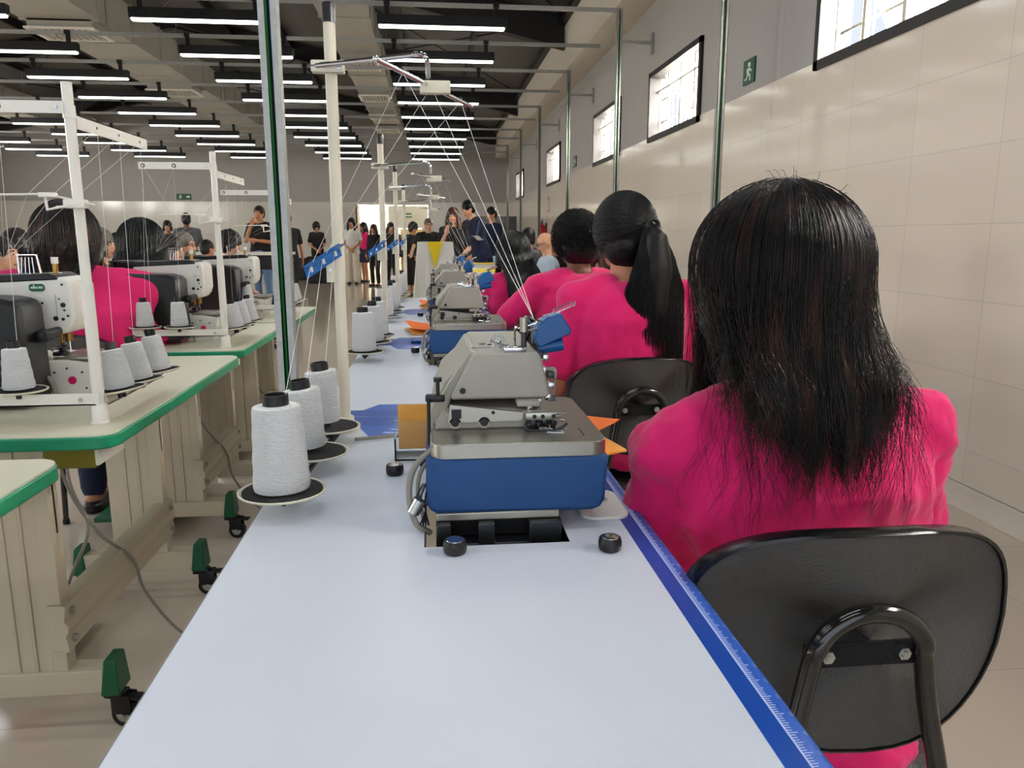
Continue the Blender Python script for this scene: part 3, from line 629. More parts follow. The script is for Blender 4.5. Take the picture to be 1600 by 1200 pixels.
# ------------------------------------------------------------------ paper things on the tables
def envelope(label, pts, th, m, name='paper_envelope', tris=None, group=None):
    b = MB(); n = len(pts); up = Vector(th); vs = [Vector(p) for p in pts]; b.add([tuple(v) for v in vs]+[tuple(v+up) for v in vs], [list(range(n))[::-1], list(range(n, 2*n))]+[(i, (i+1) % n, n+(i+1) % n, n+i) for i in range(n)], m)
    return b
t = thing('envelope_holder', 'clear acrylic holder standing left of the nearest machine', 'holder', (-.045, 1.42, TZ))
b = MB(); b.b2((-.03, -.06, 0), (.06, -.057, .075), 'clear'); b.b2((-.03, -.06, 0), (.06, .0, .003), 'clear'); b.b2((-.03, -.06, 0), (-.027, .0, .04), 'clear'); b.b2((-.03, -.02, 0), (.06, -.017, .085), 'clear'); b.build('holder_body', t)
b = MB(); b.box((.018, -.04, .053), (.082, .006, .082), 'paper', mx=Matrix.Translation((-.045+.0, 1.42, TZ)) @ Matrix.Rotation(-.12, 4, 'X'), bev=.002)
o = b.build('paper_envelope'); tag(o, 'orange manila envelope standing in the clear holder beside the nearest machine', 'envelope', 'orange manila envelopes on the tables')
b = MB(); b.cyl((-.16, 1.50, TZ+.006), (-.04, 1.53, TZ+.006), .0035, 'cable', 10); o = b.build('stylus_pen'); tag(o, 'slim grey pen lying across the blue band behind the cones', 'pen')
def folded(x, y, label, rz, w=.13, d=.17, lift=.05):
    t = thing('paper_envelope', label, 'envelope', (x, y, TZ), rz, 'orange manila envelopes on the tables')
    b = MB(); b.loft([[(-w/2, -d/2+d*i/8, .002+.012*math.sin(PI*i/8)), (w/2, -d/2+d*i/8, .002+.012*math.sin(PI*i/8)), (w/2, -d/2+d*i/8, .006+.012*math.sin(PI*i/8)), (-w/2, -d/2+d*i/8, .006+.012*math.sin(PI*i/8))] for i in range(9)], 'paper'); b.build('envelope_body', t)
    b = MB(); b.loft([[(-w/2+w*i/8, -d/2, .01+lift*(1-i/8)**1.5*.6), (-w/2+w*i/8, d/2*.8, .014+lift*(1-i/8)), (-w/2+w*i/8, d/2*.8, .0155+lift*(1-i/8)), (-w/2+w*i/8, -d/2, .0115+lift*(1-i/8)**1.5*.6)] for i in range(9)], 'orange'); b.build('envelope_flap', t)
    return t
folded(.235, 1.42, 'open orange envelope lying behind the right end of the nearest machine', PI+.5, .17, .2, .045)
folded(-.03, 3.0+.3, 'orange folded envelope on the second table left of the second machine', .2, .16, .2, .03)
folded(.0, 4.45, 'orange envelope beside the third overlock machine', .1, .15, .14, .03)
t = thing('tweezers', 'small blue-handled tool with clear wrapping on the second table', 'tool', (-.065, 2.95, TZ), .1)
b = MB(); b.box((0, 0, .006), (.045, .02, .01), 'bluepl', bev=.002); b.build('handle', t)
b = MB(); b.box((.08, .0, .004), (.1, .03, .006), 'clear', bev=.002); b.build('blade', t)
t = thing('machine_tray', 'small white tray sticking out right of the nearest blue machine base', 'tray', (.243, 1.09, TZ), .0)
b = MB(); b.prism(rrect(.07, .12, .02, 5), 0, .005, 'white'); b.build('tray_body', t, bev=.001)
b = MB(); b.cyl((.012, .01, .005), (.012, .01, .008), .004, 'zinc', 12); b.build('screw', t)
# waste bin / black stool beside the aisle
t = thing('waste_bin', 'black round bin with a lid standing in the aisle beyond the nearest stand', 'bin', (-.49, 3.05, 0))
b = MB(); b.lathe([(.1, 0), (.14, .5), (.145, .51)], 'black', 32); b.build('bin_body', t)
b = MB(); b.lathe([(.155, .505), (.158, .52), (.15, .55), (.1, .565), (.002, .57)], 'matblack', 32); b.build('bin_lid', t)
# near channel post with cables
PXs = P(421, 0, Y=1.62).x
t = thing('channel_post', 'tall galvanised channel post with blue and green cables beside the nearest cones', 'post', (PXs, 1.62, 0))
b = MB(); w = .0175
b.b2((-w, -.002, 0), (w, .002, 3.52), 'galv')
b.b2((-w, -.03, 0), (-w+.003, .0, 3.52), 'galv'); b.b2((w-.003, -.03, 0), (w, .0, 3.52), 'galv'); b.b2((-w, -.032, 0), (-w+.012, -.029, 3.52), 'galv'); b.b2((w-.012, -.032, 0), (w, -.029, 3.52), 'galv')
k = .1
while k < 3.4: b.cyl((0, -.0035, k), (0, -.0015, k), .0055, 'black', 12); k += .05
b.build('channel', t)
for mm, x, ph, r in (('cabblue', .006, 0, .003), ('cabgreen', -.001, 1.2, .003), ('cablack', -.006, 2.3, .0055), ('cablack', .001, 3, .005)):
    b = MB(); b.tube([(x+.004*math.sin(z*2.3+ph), (-.012 if mm == 'cablack' else -.021)-.003*math.sin(z*3+ph), z) for z in [i*.1 for i in range(35)]], r, mm, 8); b.build('cable', t)
b = MB(); b.b2((-.1, -.08, 0), (.1, .08, .008), 'galv'); b.build('foot_plate', t)
# ------------------------------------------------------------------ left row: green-edged tables, bartack machines, stands
def green_table(y0, y1, x1, label, w=.60):
    t = thing('sewing_table', label, 'table', (x1-w/2, (y0+y1)/2, 0), group='cream sewing tables with green edges')
    L_ = y1-y0; z1 = TZ; z0 = TZ-.032
    pl = rrect(w, L_, .045, 6)
    b = MB(); b.prism(pl, z1-.004, z1, 'creamtop'); b.build('tabletop', t)
    b = MB(); b.prism(rrect(w+.006, L_+.006, .048, 6), z0, z1-.0035, 'green'); b.build('edge_band', t, bev=.004)
    xr = w/2-.25
    for s in (-1, 1):
        yy = s*(L_/2-.19)
        b = MB()
        # pressed-steel upright with ribs
        for a, c, pr in ((-.21, -.155, .0), (-.155, -.148, .008), (-.148, -.115, .002), (-.115, -.108, .008), (-.108, -.07, .0)):
            b.b2((xr+a+.07, yy-.016-pr*.5, .13), (xr+c+.07, yy+.016+pr*.5, z0), 'legpaint')
        b.b2((xr-.003, yy-.022, .13), (xr+.03, yy+.022, z0), 'legpaint')
        leg = b.build('leg', t, bev=.002)
        b = MB(); b.b2((xr+.031, yy-.003, .5), (xr+.0315, yy+.003, .7), 'black'); b.cyl((xr+.005, yy-.02, .68), (xr+.005, yy-.028, .68), .009, 'zinc', 6); b.build('adjuster', leg)
        b = MB(); b.b2((-w/2+.1, yy-.03, .1), (w/2-.14, yy+.03, .16), 'legpaint'); b.build('foot_beam', leg, bev=.003)
        for sx in (-1, 1):
            ex = w/2-.125 if sx > 0 else -w/2+.1
            b = MB(); b.add([(ex-.022, yy-.038, .095), (ex+.022, yy-.038, .095), (ex+.022, yy+.038, .095), (ex-.022, yy+.038, .095), (ex-.012, yy-.03, .185), (ex+.016, yy-.03, .185), (ex+.016, yy+.03, .185), (ex-.012, yy+.03, .185)],
                            [(0, 1, 2, 3), (4, 5, 6, 7), (0, 1, 5, 4), (1, 2, 6, 5), (2, 3, 7, 6), (3, 0, 4, 7)], 'darkgreen'); b.build('end_cap', leg, bev=.004)
            an = random.uniform(-.9, .9)
            mx = Matrix.Translation((ex, yy, 0)) @ Matrix.Rotation(an, 4, 'Z')
            b = MB(); b.box((.0, 0, .083), (.05, .036, .018), 'black', mx=mx, bev=.004); b.box((.018, -.016, .06), (.05, .004, .05), 'black', mx=mx, bev=.002); b.box((.018, .016, .06), (.05, .004, .05), 'black', mx=mx, bev=.002); b.box((.05, 0, .078), (.04, .03, .008), 'black', mx=mx, bev=.003)
            b.cyl((.02, -.012, .031), (.02, .012, .031), .031, 'black', 24, mx=mx); cs = b.build('caster', leg)
            b = MB(); b.cyl((.02, -.02, .031), (.02, .02, .031), .008, 'zinc', 12, mx=mx); b.cyl((.02, -.0135, .031), (.02, .0135, .031), .018, 'zinc', 16, mx=mx); b.build('axle', cs)
    yy = L_/2-.19
    b = MB(); prof = [(0, .21), (.010, .213), (.005, .252), (.012, .262), (.012, .278), (.005, .288), (.010, .327), (0, .33), (-.03, .33), (-.03, .327), (-.004, .327), (-.004, .213), (-.03, .213), (-.03, .21)]
    b.prism([(xr+.032+a, z) for a, z in prof], -yy-.03, yy+.03, 'legpaint', axis=1); st = b.build('stretcher', t)
    for s in (-1, 1):
        for z in (.235, .305): b = MB(); b.cyl((xr+.04, s*yy, z), (xr+.05, s*yy, z), .009, 'zinc', 6); b.build('bolt', st)
    b = MB(); b.b2((w/2-.165, -L_/2+.06, z0-.055), (w/2-.062, -L_/2+.2, z0-.0), 'gold'); b.b2((w/2-.062, -L_/2+.062, z0-.05), (w/2-.055, -L_/2+.198, z0), 'white'); b.build('control_box', t)
    b = MB(); b.tube(smooth_path([(xr-.15, .1, z0), (xr-.12, .05, .5), (xr-.06, .0, .38), (xr-.1, -.05, .25), (xr-.14, -.1, .1), (xr-.2, -.1, .02)]), .005, 'cable', 8)
    b.tube(smooth_path([(xr-.08, -.1, z0), (xr-.05, -.12, .55), (xr+.01, -.1, .40), (xr+.05, .0, .28), (xr+.06, .05, .15), (xr+.16, .06, .006), (xr+.3, .05, .006)]), .0045, 'cable', 8)
    b.tube(smooth_path([(xr-.13, -.2, z0), (xr-.12, -.2, .5), (xr-.10, -.1, .3), (xr-.12, 0, .07)]), .008, 'zinc', 8); b.build('cables', t)
    b = MB(); b.box((-.24, .0, .055), (.3, .34, .02), 'darkgreen', mx=None, bev=.004); b.b2((-.28, -.02, .0), (-.1, .02, .05), 'darkgreen'); b.build('treadle', t)
    return t
green_table(.35, 1.44, -.68, 'cream table with green edge cut by the left border, nearest the camera')
green_table(1.61, 2.70, -.665, 'cream table with green edge holding the white machine with the green badge')
green_table(2.82, 3.72, -.69, 'cream table with green edge, third along the left row')
green_table(3.76, 4.58, -.675, 'cream table with green edge at the far end of the left row')
# under-table pedal hardware and slippers seen in the gap
t = thing('slipper', 'pink slipper on the floor at the left edge of the photo', 'shoe', (-1.30, 1.98, 0), .2, 'pink slippers under the tables')
b = MB(); b.prism([(x*.8, y) for x, y in rrect(.1, .24, .049, 8)], 0, .018, 'pinkfar'); b.build('sole', t, bev=.003)
b = MB(); b.tube(arc((0, .02, .012), .042, 0, 180, 10), .012, 'pinkfar', 8); b.build('strap', t)
def bartack(dy, label, logo=True):
    t = thing('bartack_machine', label, 'sewing machine', (-.935, 2.05+dy, TZ), group='black and white bartack machines')
    b = MB(); b.prism([(-.27, .0), (.075, .0), (.095, .09), (.03, .1), (-.27, .1)], -.07, .12, 'white', axis=1); b.box((.05, .02, .103), (.11, .16, .006), 'nickel', bev=.001); b.build('machine_bed', t, bev=.006)
    b = MB(); b.cyl((.04, -.072, .05), (.04, -.069, .05), .01, 'pinkfar', 16)
    for x, z in ((.065, .07), (.072, .03), (.03, .08), (.0, .07)): b.cyl((x, -.073, z), (x, -.069, z), .0025, 'black', 8)
    b.build('bed_screws', t)
    b = MB(); hp = [(-.27, .14), (-.27, .288), (-.06, .30), (.035, .303), (.048, .296), (.052, .28), (.052, .205), (.046, .185), (.03, .165), (-.01, .158), (-.05, .16), (-.1, .185), (-.2, .19), (-.23, .19), (-.23, .14)]
    b.prism(hp, -.05, .07, 'white', axis=1); hd = b.build('machine_head', t, bev=.008)
    b = MB(); b.prism([(-.27, .284), (-.27, .303), (.0, .312), (.018, .305), (.022, .297), (-.05, .293)], -.052, .072, 'black', axis=1); b.build('top_cover', t, bev=.003)
    b = MB(); b.b2((-.29, -.05, .09), (-.2, .07, .31), 'black'); b.build('pillar', t, bev=.01)
    b = MB()
    b.prism([(-.28, .01), (-.008, .01), (-.002, .03), (-.004, .235), (-.014, .254), (-.05, .262), (-.24, .27), (-.28, .25)], -.19, -.075, 'black', axis=1); mc = b.build('motor_cover', t, bev=.012)
    b = MB(); b.tube(smooth_path([(-.2, -.196, .05), (-.19, -.196, .1), (-.2, -.196, .22), (-.19, -.196, .25)]), .0015, 'darkmetal'); b.build('cover_rib', mc)
    b = MB(); b.b2((-.062, -.13, .155), (.02, -.10, .18), 'black'); b.cyl((.014, -.14, .172), (.014, -.06, .172), .011, 'black', 20); b.cyl((.014, -.142, .172), (.014, -.14, .172), .006, 'darkmetal', 16); b.build('lift_solenoid', t)
    b = MB()
    for x, z, r in ((-.02, .24, .003), (.03, .285, .003), (.028, .235, .006), (.025, .2, .004), (.037, .208, .003), (.008, .202, .006), (.03, .222, .0025), (.02, .25, .002)): b.cyl((x, -.052, z), (x, -.048, z), r, 'darkmetal', 10)
    b.b2((.012, -.0515, .2), (.0125, -.049, .26), 'edge'); b.build('face_screws', hd)
    if logo:
        b = MB(); b.prism(rrect(.036, .018, .007, 5, -.028, .278), -.0525, -.049, 'darkgreen', axis=1); lg = b.build('badge', hd)
        b = MB()
        for x, w_, h in ((-.0325, .002, .005), (-.0295, .003, .005), (-.026, .0025, .010), (-.0225, .003, .005), (-.019, .0025, .005), (-.014, .003, .006), (-.010, .003, .006), (-.0065, .002, .006)): b.b2((x-.008-w_/2, -.0532, .2755), (x-.008+w_/2, -.052, .2755+h), 'signmark')
        b.build('badge_marks', lg)
    b = MB(); b.cyl((.012, .0, .16), (.012, .0, .14), .009, 'brass', 16); b.cyl((-.006, .0, .16), (-.006, .0, .135), .005, 'brass', 14); b.cyl((.012, 0, .14), (.012, 0, .112), .002, 'chrome', 8); b.cyl((-.006, 0, .14), (-.006, 0, .115), .003, 'darkmetal', 8); b.build('needle_bar', t)
    b = MB(); b.tube(smooth_path([(-.02, -.03, .118), (-.008, -.03, .128), (.006, -.03, .13), (.02, -.03, .132)]), .003, 'chrome', 8); b.box((-.012, .0, .108), (.03, .03, .01), 'darkmetal', bev=.002); b.box((-.006, .0, .118), (.014, .02, .02), 'darkmetal', bev=.002); b.build('presser_foot', t)
    b = MB(); b.tube([(-.09, .0, .305), (-.09, .0, .355), (-.045, .0, .355), (-.038, .0, .305)], .0035, 'chrome', 8)
    for k in range(4): b.tube([(-.085+.01*k, .0, .31), (-.08+.008*k, .0, .35)], .0012, 'chrome', 5)
    b.build('thread_frame', t)
    b = MB(); b.cyl((-.008, .01, .305), (-.008, .01, .312), .014, 'white', 18); b.cyl((-.008, .01, .312), (-.008, .01, .334), .0065, 'brass', 14); b.cyl((-.008, .01, .334), (-.008, .01, .35), .0085, 'white', 14); b.build('tension_post', t)
    b = MB(); b.tube(smooth_path([(-.06, -.06, .14), (-.045, -.06, .16), (-.048, -.06, .13), (-.058, -.06, .115), (-.055, -.06, .1)]), .0018, 'white', 6); b.tube(smooth_path([(-.03, -.09, .07), (-.0, -.1, .06), (.01, -.1, .03), (.012, -.1, .0)]), .005, 'cable', 8); b.build('hose', t)
    return t
bartack(0, 'white and black bartack machine on the nearest left table with a green badge')
bartack(1.12, 'white and black bartack machine on the third left table, second from the camera', False)
bartack(2.0, 'white and black bartack machine farthest along the left row', False)
def lstand(x, y, ztop, label, lead_, cones=True, n2=2):
    O = Vector((x, y, TZ)); t = thing('thread_stand', label, 'thread stand', O, group='white thread stands of the left row'); H = ztop-TZ
    b = MB(); b.lathe([(.02, 0), (.02, .004), (.017, .006), (.017, .04), (.0135, .045)], 'white', 24); b.build('base_clamp', t)
    b = MB(); b.cyl((0, 0, 0), (0, 0, H), .0105, 'white', 24); b.cyl((0, 0, 0), (0, 0, H*.43), .0125, 'white', 24); b.build('pole', t)
    b = MB(); b.cyl((0, 0, H-.07), (0, 0, H-.045), .0125, 'white', 24); b.build('collar', t)
    b = MB(); b.b2((-.40, -.0165, .042), (.008, -.0135, .068), 'white'); b.b2((-.40, -.0165, .042), (.0, .006, .045), 'white'); b.cyl((-.03, -.017, .055), (-.03, -.02, .055), .005, 'zinc', 6); b.build('plate_arm', t)
    b = MB(); b.b2((.010, .01, .036), (.013, .36, .056), 'white'); b.b2((-.008, .01, .036), (.013, .36, .039), 'white')
    for yy in (.08, .18, .3): b.cyl((.013, yy, .045), (.016, yy, .045), .003, 'zinc', 8)
    b.build('plate_arm', t)
    b = MB(); b.b2((-.25, -.014, H-.062), (-.005, -.0115, H-.038), 'white')
    for xx in (-.13, -.235): b.cyl((xx, -.0155, H-.05), (xx, -.0135, H-.05), .007, 'black', 16); b.cyl((xx, -.0165, H-.05), (xx, -.0155, H-.05), .004, 'white', 14)
    b.cyl((-.02, -.0165, H-.05), (-.02, -.014, H-.05), .005, 'zinc', 6); b.build('top_bar', t)
    b = MB(); b.b2((.009, .005, H-.09), (.0115, .4, H-.062), 'white'); b.b2((-.008, .005, H-.064), (.0115, .4, H-.062), 'white')
    for yy in (.1, .22, .35): b.cyl((.0125, yy, H-.076), (.0112, yy, H-.076), .003, 'black', 12)
    b.build('top_channel', t)
    G = H*.66
    b = MB(); b.box((.0, -.012, G), (.042, .024, .018), 'white', bev=.002); b.box((-.055, -.008, G+.018), (.03, .024, .01), 'white', bev=.002); b.build('guide_clamp', t)
    b = MB(); b.tube([(.015, -.02, G), (-.03, -.03, G-.008), (-.058, -.01, G-.012), (-.06, -.01, G+.018)], .0028, 'white', 8); b.tube([(-.2, .0, G+.018), (-.06, -.004, G+.02), (.04, -.02, G-.002)], .0022, 'white', 8); b.build('guide_wire', t)
    pl = [(-.155, -.01), (-.275, -.01), (.028, .05), (.03, .16), (.03, .29)]
    for k, (a, c) in enumerate(pl): plate(t, a, c, .062 if k > 1 else .075, .055, (0, 0) if k < 2 else (0, -.14))
    for k, (a, c) in enumerate(pl):
        if k == 1 and n2 < 2: continue
        eye = O+(Vector((-.13 if k == 0 else -.235, -.016, H-.05)) if k < 2 else Vector((.012, (.1, .22, .35)[k-2], H-.076)))
        mg = O+Vector((-.2+.05*k, 0, G+.018)); mc = O+Vector((-.33, .33, .34))
        cone('thread_cone', 'white cone on the %s left stand, %s' % (lead_, ['on the flat bar near the pole', 'at the left end of its bar', 'first on the side arm', 'middle of the side arm', 'last on the side arm'][k]), (O.x+a, O.y+c, TZ+(.066 if k > 1 else .079)), .031, .0235, .088, (0, -.02) if k < 2 else (0, -.14),
             (t, [[None, tuple(eye)], [tuple(eye), tuple(mg)], [tuple(mg), tuple(mc)]]), 'white thread cones along the left row', seg=26)
    return t
lstand(-.73, 1.725, 1.487, 'white thread stand with tall pole nearest the camera on the left row', 'nearest')
lstand(-.766, 2.914, 1.475, 'white thread stand with tall pole on the third left table', 'second')
lstand(-.76, 3.95, 1.44, 'white thread stand partly behind the galvanised post at the left', 'third')
# ------------------------------------------------------------------ chairs
def chair(name, label, loc, rz, grp='black chairs beside the overlock row', simple=False):
    t = thing(name, label, 'chair', loc, rz, grp)
    b = MB(); n = 44; top, bot = .135, -.14; outl = []
    for i in range(n):
        a = 2*PI*i/n; c, s = math.cos(a), math.sin(a)
        ex = 2/2.9; x = abs(c)**ex*(1 if c > 0 else -1); z = abs(s)**ex*(1 if s > 0 else -1)
        wz = .209 if z > 0 else .209-.06*(-z)**1.6
        outl.append((x*wz, z*(top if z > 0 else -bot)))
    def shell(off, sc): return [(x*sc, -.055*(1-(x/.212)**2)*1.0+off-.02+.12*(-.0+z*.12), z*sc+.715) for x, z in outl]
    rings = [shell(-.006, .1), shell(-.006, .5), shell(-.006, .97)]
    b.loft([shell(-.007, k) for k in (.01, .15, .3, .45, .6, .75, .88, .965)]+[shell(-.003, .985), shell(.012, .985), shell(.016, .96), shell(.02, .5), shell(.02, .02)], 'chairvinyl')
    b.build('backrest', t, sharp=50)
    b = MB(); b.loft([shell(-.010, .975), shell(-.008, 1.0), shell(.012, 1.005), shell(.018, .985), shell(.012, .972), shell(-.006, .965), shell(-.010, .975)], 'chairedge', cap=False); b.build('edge_trim', t, sharp=60)
    yb = -.098
    b = MB(); pth = [(-.14, .21, .40), (-.128, .0, .408), (-.118, -.06, .43), (-.104, yb-.005, .52), (-.079, yb, .64), (-.068, yb, .705)]+[(-.068*math.cos(a), yb-.004, .705+.06*math.sin(a)) for a in [PI*k/10 for k in range(1, 10)]]+[(.068, yb, .705), (.079, yb, .64), (.104, yb-.005, .52), (.118, -.06, .43), (.128, .0, .408), (.14, .21, .40)]
    b.tube(smooth_path([(x-.012, y_, z) for x, y_, z in pth], 4), .0115, 'tube', 14); b.build('back_tube', t)
    b = MB(); b.b2((-.083, yb+.012, .69), (.059, yb+.016, .72), 'matblack'); br = b.build('mounting_plate', t)
    for s in (-1, 1): b = MB(); b.cyl((s*.046-.012, yb+.012, .708), (s*.046-.012, yb+.002, .708), .008, 'zinc', 6); b.cyl((s*.046-.012, yb+.004, .708), (s*.046-.012, yb-.0015, .708), .0045, 'zinc', 12); b.build('bolt', br)
    b = MB(); pl = rrect(.42, .40, .09, 8, 0, .20); b.loft([[(x*k, .2+(y-.2)*k, z) for x, y in pl] for k, z in ((.02, .41), (.96, .41), (1, .425), (1, .445), (.95, .46), (.5, .468), (.02, .468))], 'seatvinyl'); b.build('seat', t, sharp=60)
    for sx in (-1, 1):
        for sy in (0, 1):
            b = MB(); b.tube([(sx*.15, .04+.32*sy, .408), (sx*.17, -.0+.38*sy, .2), (sx*.19, -.04+.46*sy, .012)], .011, 'tube', 12); b.cyl((sx*.19, -.04+.46*sy, 0), (sx*.19, -.04+.46*sy, .02), .014, 'black', 12); b.build('leg', t)
    return t
BC = P(1340, 965, D=.9)
CH1 = chair('chair', 'black chair with curved tube back nearest the camera, lower right', (BC.x+.012, BC.y+.07, .0), math.radians(0))
B2 = P(1010, 660, D=2.18)
CH2 = chair('chair', 'black chair behind the ponytailed woman, second from the camera', (.575, B2.y+.06, 0), math.radians(3))
chair('chair', 'black chair of the short-haired woman, third in the overlock row', (.58, 3.12, 0), math.radians(-3))
chair('chair', 'black chair of the woman in the far overlock row, fourth from the camera', (.56, 4.3, 0), math.radians(0))
# ------------------------------------------------------------------ people
def vec(*a): return Vector(a)
def capsule(b, p0, p1, r0, r1, rm=None, seg=14, flat=1.0):
    p0, p1 = Vector(p0), Vector(p1); d = (p1-p0); L_ = d.length; d.normalize()
    pts = []; rs = []
    for a in (80, 50, 25): pts.append(p0-d*r0*math.sin(math.radians(a))); rs.append(r0*math.cos(math.radians(a)))
    for u in (0, .3, .6, 1): pts.append(p0.lerp(p1, u)); rs.append(r0+(r1-r0)*u if rm is None or u in (0, 1) else rm)
    for a in (25, 50, 80): pts.append(p1+d*r1*math.sin(math.radians(a))); rs.append(r1*math.cos(math.radians(a)))
    b.tube(pts, rs, 'skin', seg)
def hand(b, w, d, pal, side, curl=.35, s=1.0):
    "palm, four unequal fingers with a knuckle bend and a thumb from the side of the palm"
    d = Vector(d).normalized(); pal = Vector(pal); pal = (pal-d*pal.dot(d)).normalized(); u = d.cross(pal)*side
    w = Vector(w)
    mx = Matrix((u, d, pal)).transposed().to_4x4(); mx.translation = w+d*.045*s
    b.ell((0, 0, 0), (.040*s, .052*s, .017*s), 'skin', 14, 8, mx=mx)
    for k, (o, l) in enumerate(((-.028, .068), (-.010, .078), (.009, .073), (.026, .058))):
        a = w+d*.082*s+u*o*s*-1; l *= s
        m1 = a+(d*math.cos(curl)+pal*math.sin(curl))*l*.5; m2 = m1+(d*math.cos(curl*2.4)+pal*math.sin(curl*2.4))*l*.5
        capsule(b, a-d*.01, m1, .0095*s, .009*s, seg=8); capsule(b, m1, m2, .009*s, .0075*s, seg=8)
    a = w+d*.03*s+u*.03*s; m1 = a+(d*.7+u*.75+pal*.25).normalized()*.04*s; m2 = m1+(d*.95+u*.1+pal*.4).normalized()*.032*s
    capsule(b, a, m1, .013*s, .011*s, seg=8); capsule(b, m1, m2, .0105*s, .009*s, seg=8)
ARMS = {'out': ((.15, .10, -.17), (.08, .30, -.27), (-.2, 1, -.2), (0, 0, -1)),
        'tight': ((.015, .06, -.26), (-.05, .27, -.36), (-.4, 1, -.2), (0, 0, -1)),
        'down': ((.05, -.02, -.27), (.06, .06, -.51), (0, .1, -1), (-1, 0, 0)),
        'clasp': ((.06, -.03, -.27), (-.11, .16, -.44), (-.8, .2, -.5), (0, -1, -.3)),
        'cross': ((.05, .08, -.25), (-.16, .22, -.22), (-1, .0, .1), (0, -1, 0)),
        'chin': ((-.0, .16, -.23), (-.12, .20, .02), (-.3, -.2, 1), (0, -1, 0)),
        'desk': ((.06, .10, -.24), (.0, .31, -.31), (-.2, 1, -.1), (0, 0, -1)),
        'lap': ((.05, .04, -.27), (-.03, .26, -.37), (-.4, 1, -.2), (0, 0, -1)),
        'mic': ((.04, .05, -.26), (-.08, .20, -.06), (-.3, .3, 1), (-.3, -1, 0)),
        'paper': ((.04, .10, -.25), (-.06, .32, -.20), (-.3, 1, .1), (-1, 0, .3)),
        'lean': ((.12, .12, -.22), (.2, .30, -.36), (.2, 1, -.2), (0, 0, -1)),
        'back': ((.06, -.08, -.26), (-.10, -.16, -.42), (-1, 0, -.1), (0, 1, 0))}
def smooth_mesh(b, name, parent, m, vox, it=3, disp=0, dsize=.1, loc=None):
    o = b.build(name, parent, loc=loc, sharp=180); o.data.materials.clear(); o.data.materials.append(M[m] if isinstance(m, str) else m)
    for p in o.data.polygons: p.material_index = 0
    r = o.modifiers.new('remesh', 'REMESH'); r.mode = 'VOXEL'; r.voxel_size = vox; r.use_smooth_shade = True
    s = o.modifiers.new('smooth', 'SMOOTH'); s.factor = .6; s.iterations = it
    if disp:
        tx = bpy.data.textures.new('folds', 'CLOUDS'); tx.noise_scale = dsize; tx.noise_depth = 2
        d = o.modifiers.new('folds', 'DISPLACE'); d.texture = tx; d.strength = disp; d.mid_level = .5; d.texture_coords = 'LOCAL'
    return o
def strands(name, parent, paths, rad, m, tip=.35):
    "many thin tapered hair strands as one mesh; paths is (N,K,3)"
    Pn = np.asarray(paths, dtype=np.float64); N_, K, _ = Pn.shape
    T = np.gradient(Pn, axis=1); T /= np.linalg.norm(T, axis=2, keepdims=True)+1e-9
    ref = np.tile(np.array([.31, .77, .55]), (N_, 1, 1)); ref = np.broadcast_to(ref, T.shape)
    U = np.cross(T, ref); U /= np.linalg.norm(U, axis=2, keepdims=True)+1e-9; W = np.cross(T, U)
    u = np.linspace(0, 1, K); r = (rad*(1-(1-tip)*u**2)) if np.isscalar(rad) else rad[:, None]*(1-(1-tip)*u**2)[None, :]
    r = np.broadcast_to(r, (N_, K))[..., None]
    V = np.stack([Pn+r*(U*math.cos(a)+W*math.sin(a)) for a in (0, 2.0944, 4.18879)], axis=2).reshape(-1, 3)
    base = (np.arange(N_)[:, None]*K+np.arange(K-1)[None, :]).reshape(-1)*3
    F = np.concatenate([np.stack([base+j, base+(j+1) % 3, base+3+(j+1) % 3, base+3+j], 1) for j in range(3)])
    me = bpy.data.meshes.new(name); me.vertices.add(len(V)); me.vertices.foreach_set('co', V.astype(np.float32).ravel())
    me.loops.add(F.size); me.loops.foreach_set('vertex_index', F.astype(np.int32).ravel())
    me.polygons.add(len(F)); me.polygons.foreach_set('loop_start', np.arange(0, F.size, 4, dtype=np.int32)); me.polygons.foreach_set('loop_total', np.full(len(F), 4, dtype=np.int32))
    me.update(); me.polygons.foreach_set('use_smooth', np.ones(len(F), bool)); me.materials.append(M[m])
    o = bpy.data.objects.new(name, me); COL.objects.link(o); o.parent = parent; return o
SEATED = []
